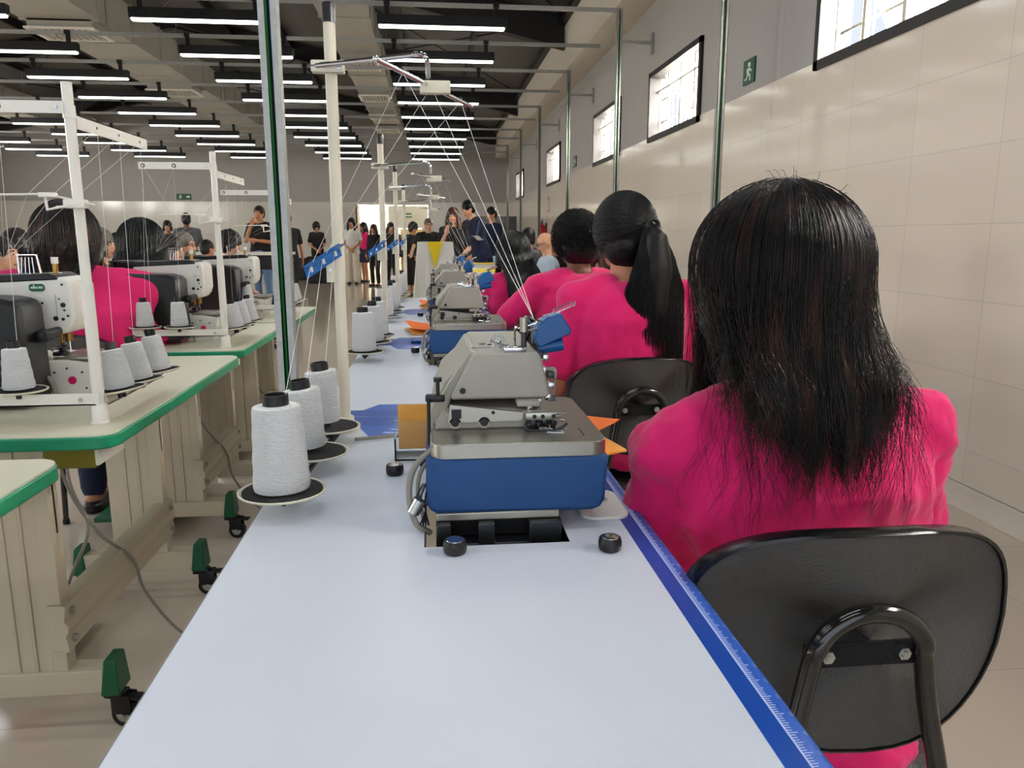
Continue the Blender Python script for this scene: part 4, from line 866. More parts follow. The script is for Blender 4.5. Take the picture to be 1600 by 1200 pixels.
def person(label, x, y, yaw, h=1.65, pose='stand', arms=('down', 'down'), shirt=('blackcloth', 'short'), legs=('navy', 'trousers'), hair=('short', 'hairblack'),
           skin='skin', lean=0, width=1.0, vox=.012, look=(0, 0), z=0, neck=0, glasses=False, shoes='black', noarms=(), fat=1.0, sv=None, folds=0, group=None, leanx=0, lower=True, sd=0, chairlab=None, hx=0):
    t = thing('person', label, 'person', (x, y, z), math.radians(yaw), group); t.name = 'person'
    k = h/1.65; t.scale = (k, k, k)
    pz = .93 if pose == 'stand' else .535
    RL = Matrix.Translation((0, 0, pz)) @ Matrix.Rotation(math.radians(-lean), 4, 'X') @ Matrix.Rotation(math.radians(leanx), 4, 'Y') @ Matrix.Translation((0, 0, -pz))
    def q(v): return RL @ Vector(v)
    sw = .165*width
    body = MB(); sh = MB(); lo = MB()
    if chairlab: SEATED.append((t, x, y, yaw, k, chairlab))
    prof = [(-.10, .12, .095, 0), (-.04, .16*fat, .115*fat, -.005), (.04, .155*fat, .11*fat, -.0), (.14, .138*fat, .098*fat, .0), (.24, .148*width*fat, .112*fat, -.005), (.34-sd, .160*width, .112*fat, -.012), (.40-sd, .150*width, .095, -.015), (.435-sd*.7, .105*width, .072, -.012), (.455, .068, .06, -.008)]
    def ring(zo, rx, ry, yo, inf=0, n=24):
        out = []
        for i in range(n):
            a = 2*PI*i/n; c, s = math.cos(a), math.sin(a); ex = .85
            out.append(q((abs(c)**ex*(1 if c > 0 else -1)*(rx+inf), abs(s)**ex*(1 if s > 0 else -1)*(ry+inf)+yo, pz+zo)))
        return out
    body.loft([ring(*p) for p in prof], 'skin')
    NB = q((0, -.008, pz+.45)); HC = q((0, .022, pz+.60)); HC = HC+Vector((hx, neck, 0))
    capsule(body, NB-Vector((0, 0, .03)), HC-Vector((0, .02, .05)), .054, .05)
    HM = Matrix.Translation(HC) @ Euler((math.radians(look[1]), 0, math.radians(look[0]))).to_matrix().to_4x4()
    # head: skull, jaw, chin, nose, brow, lips, ears
    body.ell((0, -.008, .02), (.073, .09, .092), 'skin', 20, 14, mx=HM); body.ell((0, .022, -.045), (.054, .062, .062), 'skin', 18, 12, mx=HM); body.ell((0, .062, -.088), (.024, .02, .018), 'skin', 12, 8, mx=HM)
    body.tube([HM @ Vector(p) for p in ((0, .078, .018), (0, .092, -.012), (0, .102, -.03), (0, .088, -.04))], [.008, .011, .015, .011], 'skin', 10)
    body.ell((0, .074, .026), (.05, .014, .012), 'skin', 14, 8, mx=HM)
    for s in (-1, 1): body.ell((s*.074, -.004, -.012), (.011, .021, .033), 'skin', 12, 8, mx=HM); body.ell((s*.036, .062, -.03), (.02, .018, .018), 'skin', 10, 8, mx=HM)
    inf = .014
    sh.loft([ring(*p, inf) for p in ([(-.16, .165*fat, .12*fat, 0)] if pose == 'stand' else [(-.085, .172*fat, .128*fat, 0)])+prof[1:-1]]+[ring(.452, .078, .066, -.008, .004)], 'pink')
    if pose == 'sit': sh.ell((-.025, -.14*fat, pz-.055), (.125, .10, .03), 'pink', 20, 10)
    # arms
    for s, nm in ((-1, arms[0]), (1, arms[1])):
        el, wr, hd, pal = ARMS[nm]
        S = q((s*sw, -.01, pz+.40-sd)); E = S+Vector((s*el[0], el[1], el[2])); Wr = S+Vector((s*wr[0], wr[1], wr[2]))
        if s in noarms: continue
        capsule(body, S, E, .045, .036, .042); capsule(body, E, Wr, .037, .025, .032)
        hand(body, Wr, (s*hd[0], hd[1], hd[2]), (s*pal[0], pal[1], pal[2]), -s)
        if shirt[1] == 'short':
            e2 = S.lerp(E, .72); capsule(sh, S+Vector((-s*.01, 0, 0)), e2, .060*max(1, fat*.95), .056*max(1, fat*.95), .057*max(1, fat*.95))
        else: capsule(sh, S, E, .058, .048, .052); capsule(sh, E, E.lerp(Wr, .9), .048, .035, .042)
        capsule(sh, q((s*.07, -.01, pz+.425-sd*.5)), S, .05*fat**1.5, .058*fat)
        capsule(sh, q((s*.05, -.01, pz+.33-sd)), S+Vector((-s*.03, 0, -.04)), .08*fat, .06*fat)
    # legs
    for s in (-1, 1):
        if pose == 'stand': H = Vector((s*.085, 0, pz-.05)); K = Vector((s*.09, .02, .48)); A = Vector((s*.095, -.01, .08))
        else: H = Vector((s*.09, .0, pz-.03)); K = Vector((s*.11, .42, .51)); A = Vector((s*.11, .40, .08))
        capsule(body, H, K, .08, .052, .068); capsule(body, K, A, .05, .034, .046)
        capsule(body, A+Vector((0, -.02, -.03)), A+Vector((0, .13, -.05)), .036, .028)
        if legs[1] == 'trousers': capsule(lo, H, K, .098, .066, .084); capsule(lo, K, A+Vector((0, 0, .02)), .064, .052, .058)
        elif legs[1] == 'wide': capsule(lo, H, K, .098, .082, .09); capsule(lo, K, A+Vector((0, 0, -.01)), .084, .088, .086)
    if legs[1] == 'skirt': lo.loft([[(r*math.cos(2*PI*i/24), r*.75*math.sin(2*PI*i/24), zz) for i in range(24)] for zz, r in ((pz+.1, .15), (pz-.05, .19), (pz-.25, .2), (pz-.38, .19))], 'navy')
    if legs[1] in ('trousers', 'wide'): lo.loft([[v for v in ring(zo, rx, ry, yo, .01)] for zo, rx, ry, yo in ((-.13, .13, .1, 0), (-.04, .162*fat, .118*fat, 0), (.06, .155*fat, .11*fat, 0), (.12, .14*fat, .10*fat, 0))], 'navy')
    if legs[1] == 'dress': lo.loft([[(r*math.cos(2*PI*i/24), r*.75*math.sin(2*PI*i/24), zz) for i in range(24)] for zz, r in ((pz+.15, .15), (pz-.05, .2), (pz-.4, .23), (.25, .25))], 'navy')
    smooth_mesh(body, 'body', t, skin, vox, 2)
    smooth_mesh(sh, 'shirt', t, shirt[0], sv or vox*1.2, 3, folds or .012, .07)
    if lower: smooth_mesh(lo, {'trousers': 'trousers', 'wide': 'trousers', 'skirt': 'skirt', 'dress': 'dress'}[legs[1]], t, legs[0], vox*1.2, 3, .01, .08)
    # shoes
    for s in (-1, 1):
        A = Vector((s*.095, -.01, .0)) if pose == 'stand' else Vector((s*.11, .40, 0))
        b = MB(); b.prism([(A.x+x*.8, A.y+.055+y) for x, y in rrect(.1, .26, .048, 6)], 0, .05, shoes); b.build('shoe', t, bev=.014)
    # face details
    for s in (-1, 1):
        b = MB(); b.ell((s*.031, .079, .006), (.013, .008, .007), 'whitecloth', 12, 8, mx=HM); e = b.build('eye', t)
        b = MB(); b.ell((s*.031, .086, .006), (.006, .004, .006), 'eye', 10, 8, mx=HM); b.build('iris', e)
        b = MB(); b.tube([HM @ Vector(p) for p in ((s*.016, .088, .026), (s*.032, .087, .031), (s*.05, .074, .026))], .0035, M[hair[1]] if hair[0] != 'bald' else 'hairgrey', 6); b.build('eyebrow', t)
    b = MB(); b.tube([HM @ Vector(p) for p in ((-.022, .076, -.062), (-.01, .085, -.059), (0, .086, -.061), (.01, .085, -.059), (.022, .076, -.062))], [.002, .005, .005, .005, .002], 'lip', 8); b.build('mouth', t)
    if glasses:
        b = MB()
        for s in (-1, 1): b.tube([HM @ Vector((s*.031+.02*math.cos(a), .093, .005+.016*math.sin(a))) for a in [2*PI*i/14 for i in range(15)]], .002, 'black', 5); b.tube([HM @ Vector(p) for p in ((s*.05, .093, .008), (s*.074, .04, .008), (s*.078, -.01, .0))], .002, 'black', 5)
        b.tube([HM @ Vector((-.011, .093, .006)), HM @ Vector((.011, .093, .006))], .002, 'black', 5); b.build('glasses', t)
    st, hm = hair
    hb = MB()
    if st in ('short', 'curly', 'long', 'bob', 'beard'):
        g = 1.13 if st == 'short' or st == 'beard' else (1.42 if st == 'curly' else 1.22)
        hb.ell((0, -.018, .036), (.075*g, .088*g, .086*g), 'skin', 20, 14, mx=HM)
        hb.ell((0, -.045, -.01), (.07*g, .062*g, .07*g), 'skin', 18, 12, mx=HM)
        if st == 'bob':
            for s in (-1, 1): hb.ell((s*.075, -.01, -.03), (.026, .05, .075), 'skin', 14, 10, mx=HM)
        if st == 'long':
            for s in (-1, 1): hb.tube([HM @ Vector(p) for p in ((s*.06, .0, .05), (s*.084, .01, -.03), (s*.09, .015, -.12), (s*.085, .03, -.2), (s*.08, .045, -.27))], [.03, .034, .034, .03, .012], 'skin', 12)
            hb.tube([HM @ Vector(p) for p in ((0, -.06, .03), (0, -.085, -.06), (0, -.1, -.16), (0, -.11, -.27))], [.07, .075, .075, .03], 'skin', 16)
        smooth_mesh(hb, 'hair', t, hm, .011, 2, .05 if st == 'curly' else .006, .02 if st == 'curly' else .03)
    if st == 'beard':
        b = MB(); b.ell((0, .04, -.07), (.058, .056, .045), 'skin', 16, 10, mx=HM); smooth_mesh(b, 'beard', t, 'hairgrey', .01, 2)
    return t, HM, q
def headcap(t, HM, r, m, extra=None, off=(0, -.012, .02)):
    hb = MB(); hb.ell(off, r, 'skin', 24, 16, mx=HM); hb.ell((off[0], off[1]-.03, off[2]-.045), (r[0]*.93, r[1]*.72, r[2]*.85), 'skin', 22, 14, mx=HM)
    if extra: extra(hb)
    return smooth_mesh(hb, 'hair', t, m, .007, 3, .004, .02)
def falling(n, HC, R, back, tipz, spread, seed=1, top=(0, 0), az=150, K=18, wave=.004, front=.02, pull=0, clump=26, cstr=.8):
    "strands that start along the crown, follow the skull, then hang over the shoulders and back"
    r = np.random.default_rng(seed); out = []
    for i in range(n):
        a = math.radians(r.uniform(-az, az)); e0 = r.uniform(.05, 1.15)      # azimuth from straight back, start polar angle
        ln = r.normal(0, 1); lay = r.uniform(.96, 1.05)
        pts = []; sa, ca = math.sin(a), math.cos(a)
        eq = 1.62+r.uniform(-.05, .05)
        nk = 6
        for j in range(nk):
            th = e0+(eq-e0)*j/(nk-1); pts.append((HC[0]+top[0]*(1-j/(nk-1))+R[0]*lay*math.sin(th)*sa, HC[1]+top[1]*(1-j/(nk-1))-R[1]*lay*math.sin(th)*ca, HC[2]+R[2]*lay*math.cos(th)))
        lay2 = r.uniform(.002, .03); x0, y0, z0 = pts[-1]; tz = tipz(sa, ca)+r.normal(0, .035); ph = r.uniform(0, 6.3); fr = r.uniform(8, 22); dx = r.normal(0, spread); 
        for j in range(1, K-nk+1):
            u = j/(K-nk); z = z0+(tz-z0)*u
            w = wave*u*math.sin(ph+fr*u*.9); x = x0+dx*u**1.5+w*2-pull*(x0-HC[0])*u; y = y0+w-(y0-HC[1])*0
            yb = back(x, z)-lay2
            g = min(1, max(0, (HC[2]-.01-z)/.17)); g = g*g*(3-2*g)
            y = y0+w*.5+(yb-y0)*g if ca > -.45 else y0+w*.5
            pts.append((x, y, z))
        out.append(pts)
    out = np.array(out); G = max(6, int(n/clump)); gi = r.integers(0, n, G); mid = out[:, nk+2, :2]; d = ((mid[:, None, :]-mid[gi][None])**2).sum(2); own = gi[d.argmin(1)]
    u = np.clip((np.arange(K)-nk+1)/(K-nk), 0, 1)**1.3*cstr; z = out[:, :, 2].copy(); out = out*(1-u[None, :, None])+out[own]*u[None, :, None]; out[:, :, 2] = z*.55+out[:, :, 2]*.45
    return out
# ---- seated women of the overlock row
DIR = math.degrees
pW1, H1, q1 = person('woman nearest the camera with long loose brown hair and pink shirt', .562, 1.10, 6, 1.64, 'sit', ('tight', 'lap'), ('pink', 'short'), ('navy', 'trousers'), ('none', 'hairbrown'), 'skin', lean=2, width=1.24, fat=1.15, vox=.009, sv=.0075, folds=.035, look=(0, 0), sd=.055, leanx=-2, hx=-.042, neck=-.045)
pW2, H2, q2 = person('woman with a long black ponytail and pink shirt, second in the row', .625, 2.40, 10, 1.74, 'sit', ('lap', 'lap'), ('pink', 'short'), ('navy', 'trousers'), ('none', 'hairblack'), 'skin', lean=4, width=1.05, fat=1.05, vox=.01, sv=.009, folds=.015, look=(10, 0))
pW3, H3, q3 = person('woman with short curly black hair and pink shirt leaning on the second table', .66, 3.36, 14, 1.70, 'sit', ('out', 'lap'), ('pink', 'short'), ('navy', 'trousers'), ('none', 'hairblack'), 'skind', lean=6, width=1.15, fat=1.12, vox=.011, sv=.01, folds=.015, look=(8, 0))
pW4, H4, q4 = person('woman with straight black shoulder-length hair and pink shirt, fourth in the row', .50, 4.55, 12, 1.60, 'sit', ('desk', 'lap'), ('pink', 'short'), ('navy', 'trousers'), ('none', 'hairblack'), 'skin', lean=8, width=1.05, fat=1.05, vox=.012, folds=.012)
pL1, H5, q5 = person('woman with long dark hair and pink shirt beyond the nearest bartack machine', -1.34, 3.0, 6, 1.71, 'sit', ('desk', 'desk'), ('pinkfar', 'short'), ('navy', 'trousers'), ('none', 'hairbrown'), 'skin', lean=3, width=1.62, fat=1.42, vox=.012, folds=.012)
pL2, H6, q6 = person('woman with long black hair and pink shirt behind the second bartack machine', -1.45, 4.05, 6, 1.66, 'sit', ('desk', 'desk'), ('pinkfar', 'short'), ('navy', 'trousers'), ('none', 'hairblack'), 'skin', lean=4, width=1.1, fat=1.05, vox=.012, folds=.012)
def local_back(d0, zs, sl=.25):
    "back surface depth in the sitter's own frame"
    def f(x, z):
        dz = max(0, z-zs); w = max(0, abs(x)-.12)
        return d0+dz*sl+w*.25
    return f
def long_hair(t, HM, n, m, R, tip, rad, back, spread=.02, seed=1, az=150, curtain=.12, wave=.004, pull=0, cols=None):
    HC = HM.translation; c = (HC.x, HC.y-.01, HC.z+.012)
    def ex(hb):
        rs = []
        for u in [i/7 for i in range(8)]:
            z = c[2]+.0-(c[2]-tip-.10)*u; w = R[0]*.86*(1-.25*u); g = min(1, max(0, (c[2]-z)/.17)); g = g*g*(3-2*g); yc = (c[1]-R[1]*.35)*(1-g)+(back(0, z)+.015)*g; rs.append([(c[0]+w*math.cos(a), yc+(.05-.03*g)*math.sin(a), z) for a in [2*PI*k/20 for k in range(20)]])
        hb.loft(rs, 'skin')
        for s in (-1, 1): hb.tube([(c[0]+s*R[0]*.82, c[1]+.03, c[2]), (c[0]+s*R[0]*.85, c[1]+.0, c[2]-.09), (c[0]+s*R[0]*.84, c[1]-.02, c[2]-curtain)], [.022, .026, .008], 'skin', 10)
    o = headcap(t, HM, (R[0]*.93, R[1]*.93, R[2]*.95), m, ex, off=(0, -.01, .012))
    pa = falling(n, c, R, back, lambda sa, ca: tip+(.07*abs(sa)**2), spread, seed, az=az, wave=wave, pull=pull)
    r = np.random.default_rng(seed+5); s = strands('hair_strands', o, pa, r.uniform(rad*.5, rad*1.3, n), m); return o
bk1 = local_back(-.15, .9, .2)
W1O = long_hair(pW1, H1, 7000, 'hairbrown', (.112, .118, .118), .90, .0008, bk1, .026, 3, wave=.006, pull=.3)
HC = H1.translation; r = np.random.default_rng(77)     # loose fly-away strands
fa = falling(420, (HC.x, HC.y-.01, HC.z+.012), (.127, .124, .122), bk1, lambda sa, ca: .84, .045, 9, wave=.006, clump=5, pull=.1)
fl = fa
fa = []
for i in range(22):
    a = r.uniform(-2.6, 2.6); th = r.uniform(0, 1.2); d0 = np.array([math.sin(th)*math.sin(a), -math.sin(th)*math.cos(a), math.cos(th)]); p = np.array([HC.x, HC.y-.01, HC.z+.012])+d0*.118
    dv = d0*.5+r.normal(0, .6, 3); dv /= np.linalg.norm(dv); fa.append([p+dv*.022*u+d0*.008*math.sin(u*3) for u in np.linspace(0, 1, 18)])
strands('loose_strands', W1O, list(fl)+fa, .00045, 'hairbrown')
bk5 = local_back(-.16, .9, .25)
long_hair(pL1, H5, 2200, 'hairbrown', (.108, .118, .12), .95, .0016, local_back(-.19, .9, .25), .02, 11, pull=.2)
long_hair(pL2, H6, 1800, 'hairblack', (.112, .115, .12), .84, .0018, local_back(-.15, .9, .25), .015, 12)
long_hair(pW4, H4, 2000, 'hairblack', (.105, .11, .112), .80, .0018, local_back(-.15, .9, .25), .012, 13)
# ponytail
def ponytail():
    HC = H2.translation; c = np.array([HC.x, HC.y-.006, HC.z+.014]); R = np.array([.094, .11, .108])
    o = headcap(pW2, H2, (R[0]*.95, R[1]*.95, R[2]*.96), 'hairblack', off=(0, -.006, .014))
    r = np.random.default_rng(4); tie = c+np.array([.03, -.118, .005]); paths = []
    tn = (tie-c)/R; tn /= np.linalg.norm(tn)
    for i in range(3600):
        a = r.uniform(-PI, PI); th = r.uniform(.2, 1.9); d0 = np.array([math.sin(th)*math.sin(a), -math.sin(th)*math.cos(a), math.cos(th)])
        if d0[1] > .55 and d0[2] < .5: d0[1] = .4; d0 /= np.linalg.norm(d0)
        pts = []
        for u in np.linspace(0, 1, 9)[:-1]:
            v = d0*(1-u)+tn*u; v /= np.linalg.norm(v)+1e-6; pts.append(c+v*R*(1.0+.015*r.random()+.04*math.sin(u*PI)*.3))
        off = r.normal(0, 1, 2); off /= max(1, np.linalg.norm(off)/1.2); tz = r.uniform(.33, .45); w = r.uniform(0, 6.3)
        for u in np.linspace(0, 1, 15):
            wd = .018+.05*min(1, u*1.8)+.012*u; z = tie[2]-tz*u
            pts.append(np.array([tie[0]+.012*u+off[0]*wd+.005*math.sin(w+u*14), tie[1]-.028*math.sin(min(1, u*3)*PI/2)+.03*max(0, u-.3)+off[1]*wd*.5, z]))
        paths.append(pts)
    strands('hair_strands', o, paths, .0011, 'hairblack')
    b = MB(); b.tube([(tie[0]+.017*math.cos(a), tie[1]-.012, tie[2]+.017*math.sin(a)) for a in [2*PI*i/16 for i in range(17)]], .006, 'black', 8); b.build('hair_tie', pW2)
    hb = MB(); hb.tube([tuple(tie+np.array(v)) for v in ((0, .02, 0), (.004, -.025, -.03), (.008, -.02, -.12), (.012, -.01, -.24), (.014, 0, -.36))], [.02, .032, .052, .058, .03], 'skin', 14); smooth_mesh(hb, 'ponytail', pW2, 'hairblack', .009, 2)
ponytail()
def curls():
    HC = H3.translation; c = np.array([HC.x, HC.y-.008, HC.z+.018]); R = np.array([.100, .112, .108])
    o = headcap(pW3, H3, tuple(R*.95), 'hairblack', off=(0, -.008, .018)); r = np.random.default_rng(8); paths = []
    for i in range(2600):
        d0 = r.normal(0, 1, 3); d0 /= np.linalg.norm(d0)
        if d0[1] > .45 or d0[2] < -.8: continue
        p = c+d0*R*.97; a = np.cross(d0, [0, 0, 1.]); a /= np.linalg.norm(a)+1e-6; b2 = np.cross(d0, a); ph = r.uniform(0, 6.3); rr = r.uniform(.004, .008)
        paths.append([p+d0*(.016*u)+(a*math.cos(ph+u*8)+b2*math.sin(ph+u*8))*rr for u in np.linspace(0, 1, 10)])
    strands('hair_strands', o, paths, .0014, 'hairblack')
curls()
for x, y, a, lb in ((-1.33, 3.0, 6, 'black chair of the long-haired woman beyond the nearest bartack machine'), (-1.45, 4.05, 6, 'black chair of the long-haired woman behind the second bartack machine')):
    dup(CH2, (x+math.sin(math.radians(a))*.17, y-.17, 0), math.radians(a), lb, 'black chairs of the left row')
# ---- the standing and seated audience further off
def at(px, py, D):
    v = P(px, py, D=D); return v
def far(label, px, py, D, hh=None, yaw=180, **k):
    v = P(px, py, D=D)
    if k.get('pose') == 'sit': k['chairlab'] = 'black chair under the '+label
    if k.get('pose') != 'sit': k['h'] = hh or max(1.45, min(1.85, v.z))
    else: k['h'] = hh or 1.65*v.z/1.265
    return person(label, v.x, v.y, yaw, vox=k.pop('vox', .014), **k)
far('woman in white t-shirt and long cream trousers with hands clasped by the doorway', 549, 341, 19.3, yaw=170, arms=('clasp', 'clasp'), shirt=('whitecloth', 'short'), legs=('creamcloth', 'wide'), hair=('long', 'hairblack'))
far('woman in a pink top and dark skirt beside the doorway', 568, 348, 20.2, yaw=120, arms=('down', 'clasp'), shirt=('pink', 'short'), legs=('navy', 'skirt'), hair=('long', 'hairblack'))
far('dark-haired woman in black top standing in the doorway', 584, 351, 18.5, yaw=150, arms=('down', 'down'), shirt=('blackcloth', 'long'), legs=('blackcloth', 'trousers'), hair=('long', 'hairbrown'))
far('person in a black long-sleeved jacket and black trousers before the beige door', 610, 348, 16.5, yaw=190, arms=('down', 'down'), shirt=('blackcloth', 'long'), legs=('blackcloth', 'trousers'), hair=('long', 'hairblack'), width=1.15, fat=1.1)
far('woman in a black dress with curly dark hair left of the draped stand', 645, 351, 15.5, yaw=215, arms=('clasp', 'clasp'), shirt=('blackcloth', 'long'), legs=('blackcloth', 'dress'), hair=('curly', 'hairblack'), fat=1.1)
far('grey-haired man with glasses in a black t-shirt behind the draped stand', 668, 341, 13.6, yaw=190, arms=('lean', 'lean'), shirt=('blackcloth', 'short'), hair=('short', 'hairgrey'), skin='skinl', glasses=True, lean=8, width=1.15)
WG = far('woman with auburn hair and black t-shirt speaking into a microphone', 708, 325, 10.8, yaw=170, arms=('clasp', 'mic'), shirt=('blackcloth', 'short'), legs=('jeans', 'trousers'), hair=('long', 'hairred'), skin='skinl', vox=.012)[0]
far('dark-haired woman in black behind the speaker with the microphone', 729, 346, 13.3, yaw=150, arms=('clasp', 'clasp'), shirt=('blackcloth', 'short'), hair=('long', 'hairblack'), skin='skinl')
WH = far('man in a navy shirt bending to read a white sheet of paper', 750, 331, 12.0, hh=1.76, yaw=110, arms=('paper', 'paper'), shirt=('navy', 'long'), legs=('navy', 'trousers'), hair=('short', 'hairblack'), skin='skinl', lean=16, look=(0, -25), width=1.1, vox=.012)[0]
far('tall man in a navy shirt standing behind the man with the paper', 769, 324, 13.4, yaw=120, arms=('down', 'clasp'), shirt=('navy', 'long'), legs=('navy', 'trousers'), hair=('short', 'hairblack'), skin='skinl', look=(0, -15), width=1.1)
far('man in black t-shirt and jeans with a hand at his chin, standing at left', 405, 322, 12.4, yaw=165, arms=('cross', 'chin'), shirt=('blackcloth', 'short'), legs=('jeans', 'trousers'), hair=('short', 'hairbrown'), width=1.12, fat=1.1)
far('person in black half hidden behind the near galvanised post', 448, 334, 13.5, yaw=200, arms=('down', 'clasp'), shirt=('blackcloth', 'short'), legs=('blackcloth', 'trousers'), hair=('short', 'hairblack'), width=1.1)
far('person with curly dark hair in black by the far wall, left of the nearest pole', 494, 348, 20.5, yaw=200, arms=('clasp', 'clasp'), shirt=('blackcloth', 'short'), legs=('blackcloth', 'trousers'), hair=('curly', 'hairblack'))
far('man in a grey shirt standing with his back turned near the left of the hall', 290, 333, 13.2, yaw=20, arms=('cross', 'cross'), shirt=('greycloth', 'short'), legs=('greycloth', 'trousers'), hair=('short', 'hairblack'), skin='skind', width=1.1)
far('woman in maroon with dark hair seen past the threads at the left', 261, 345, 14.5, yaw=190, arms=('clasp', 'clasp'), shirt=('hairred', 'short'), legs=('navy', 'trousers'), hair=('bob', 'hairblack'))
# seated audience
S = dict(pose='sit', arms=('lap', 'lap'), lower=True)
far('grey-bearded man with glasses seated facing right beyond the second bartack machine', 284, 362, 6.9, yaw=-100, shirt=('blackcloth', 'long'), hair=('beard', 'hairgrey'), skin='skinl', glasses=True, **S)
far('seated woman in profile with brown hair beside the bearded man', 263, 367, 6.3, yaw=-100, shirt=('blackcloth', 'long'), hair=('bob', 'hairbrown'), skin='skinl', **S)
far('older woman with short grey hair and brown jacket seated in profile at the left', 152, 356, 5.9, yaw=-95, shirt=('brownc', 'long'), hair=('bob', 'hairgrey'), skin='skinl', **S)
far('seated woman with curly brown hair in front of the grey-haired woman', 136, 372, 5.3, yaw=-95, shirt=('navy', 'long'), hair=('curly', 'hairbrown'), skin='skinl', **S)
far('dark-haired person in black seated between the two long-haired women at left', 182, 364, 6.9, yaw=0, shirt=('blackcloth', 'long'), hair=('bob', 'hairblack'), skin='skind', **S)
far('seated person in a brown top at the left edge behind the nearest pink shirt', 22, 357, 5.6, yaw=-20, shirt=('brownc', 'long'), hair=('bob', 'hairbrown'), skin='skin', **S)
far('seated person with a lit face cut by the left border', -4, 368, 4.8, yaw=-95, shirt=('navy', 'long'), hair=('short', 'hairbrown'), skin='skinl', **S)
far('seated woman with curly black hair in profile beyond the farthest bartack machine', 357, 362, 8.2, yaw=-100, shirt=('blackcloth', 'short'), hair=('curly', 'hairblack'), skin='skinl', **S)
far('seated person in pink and jeans behind the second bartack machine', 322, 382, 9.7, hh=1.5, yaw=-40, shirt=('pinkfar', 'short'), hair=('short', 'hairblack'), legs=('jeans', 'trousers'), **S)
far('bald man with glasses and pale shirt sitting in the light past the curly head', 855, 361, 8.4, yaw=95, shirt=('ltblue', 'long'), hair=('bald', 'hairgrey'), skin='skinl', glasses=True, look=(0, -22), **S)
far('seated person with dark hair and grey shirt right of the straight-haired woman', 826, 356, 10.8, yaw=20, shirt=('greycloth', 'short'), hair=('bob', 'hairblack'), **S)
far('seated person with brown hair behind the bald man', 872, 372, 11, yaw=110, shirt=('blackcloth', 'long'), hair=('short', 'hairbrown'), skin='skin', **S)
far('seated person in green glimpsed between the curly head and the ponytail', 918, 378, 7.2, yaw=20, shirt=('greenc', 'short'), hair=('short', 'hairblack'), skin='skin', **S)
far('seated woman with long auburn hair glimpsed left of the ponytail', 941, 374, 6.4, yaw=30, shirt=('brownc', 'long'), hair=('long', 'hairred'), skin='skinl', **S)
for (tt, x, y, yaw, k, lb) in SEATED:
    a = math.radians(yaw); lb = lb.replace('seated ', '')
    if not 'CHP' in globals(): CHP = CH2
    ws = lb.split(); lb = ' '.join(ws[:16])
    dup(CH2, (x-(-math.sin(a))*.17, y-math.cos(a)*.17, 0), a, lb, 'black chairs of the seated audience')
# microphone and paper in the speakers' hands
def hold(px, py, D): return P(px, py, D=D)
v = hold(704, 357, 10.6); t = thing('microphone', 'black microphone held up by the auburn-haired woman', 'microphone', v)
b = MB(); b.cyl((0, 0, -.1), (0, 0, .04), .012, 'black', 14, r2=.016); b.build('handle', t)
b = MB(); b.ell((0, 0, .06), (.024, .024, .028), 'darkmetal', 14, 10); b.build('mic_head', t)
v = hold(746, 374, 11.6); b = MB(); b.loft([[(-.07+.14*i/6, -.10, .012*math.sin(i)), (-.07+.14*i/6, .10, .012*math.sin(i)+.05), (-.07+.14*i/6, .10, .012*math.sin(i)+.052), (-.07+.14*i/6, -.10, .012*math.sin(i)+.002)] for i in range(7)], 'whitecloth')
o = b.build('paper_sheet', loc=v, rot=(-.3, .45, .3)); tag(o, 'white sheet of paper read by the man in the navy shirt', 'paper')
# ------------------------------------------------------------------ draped stand and yellow-topped tables
def draped(name, label, c, w, d, h, m, flare=.06, rz=0, pennant=False):
    t = thing(name, label, 'table', c, rz); b = MB(); rs = []; n = 96
    for zi in range(10):
        u = zi/9; z = h*(1-u)+.01*u; ring = []
        base = rrect(w, d, .03, 4); tot = []
        for i in range(n):
            a = 2*PI*i/n; k = 1/max(abs(math.cos(a))/(w/2), abs(math.sin(a))/(d/2)); fold = 1+(flare*u)*(1+.55*math.sin(a*13+1)+.3*math.sin(a*29))
            ring.append((math.cos(a)*k*fold, math.sin(a)*k*fold, z))
        rs.append(ring)
    b.loft(rs, m); b.build('cloth', t, sharp=70)
    b = MB(); b.b2((-w/2+.02, -d/2+.02, h-.03), (w/2-.02, d/2-.02, h-.006), 'wood'); b.build('tabletop', t)
    for sx in (-1, 1):
        for sy in (-1, 1): b = MB(); b.b2((sx*(w/2-.07)-.02, sy*(d/2-.07)-.02, 0), (sx*(w/2-.07)+.02, sy*(d/2-.07)+.02, h-.03), 'wood'); b.build('leg', t)
    if pennant:
        b = MB(); b.prism([(-.10, h+.003), (.09, h+.003), (-.005, h-.33)], -d/2-.04, -d/2-.034, 'yellow', axis=1); b.build('pennant', t)
    return t
c0 = P(680, 378, D=9.6)
draped('draped_stand', 'tall stand draped in white cloth with a yellow triangular pennant', (c0.x, c0.y+.15, 0), .44, .5, c0.z, 'tablecloth', .28, pennant=True)
for i, (px, py, D, w, lb) in enumerate([(772, 413, 9.6, .8, 'white draped table with yellow runner beyond the last overlock machine'), (768, 424, 7.3, .95, 'white table with yellow cloth just past the overlock row')]):
    v = P(px, py, D=D); t = draped('draped_table', lb, (v.x, v.y+.2, 0), w, (.7, 1.3)[i], v.z, 'tablecloth', .08)
    b = MB(); b.loft([[(-w*.42+w*.84*k/12, (-.2, -.45)[i], v.z+.003+.003*math.sin(k)), (-w*.42+w*.84*k/12, .25, v.z+.003+.003*math.sin(k+1)), (-w*.42+w*.84*k/12, .25, v.z+.008+.003*math.sin(k+1)), (-w*.42+w*.84*k/12, (-.2, -.45)[i], v.z+.008+.003*math.sin(k))] for k in range(13)], 'yellow')
    b.build('runner_cloth', t)
v = P(848, 418, D=6.6)
v = P(775, 413, D=9.4)
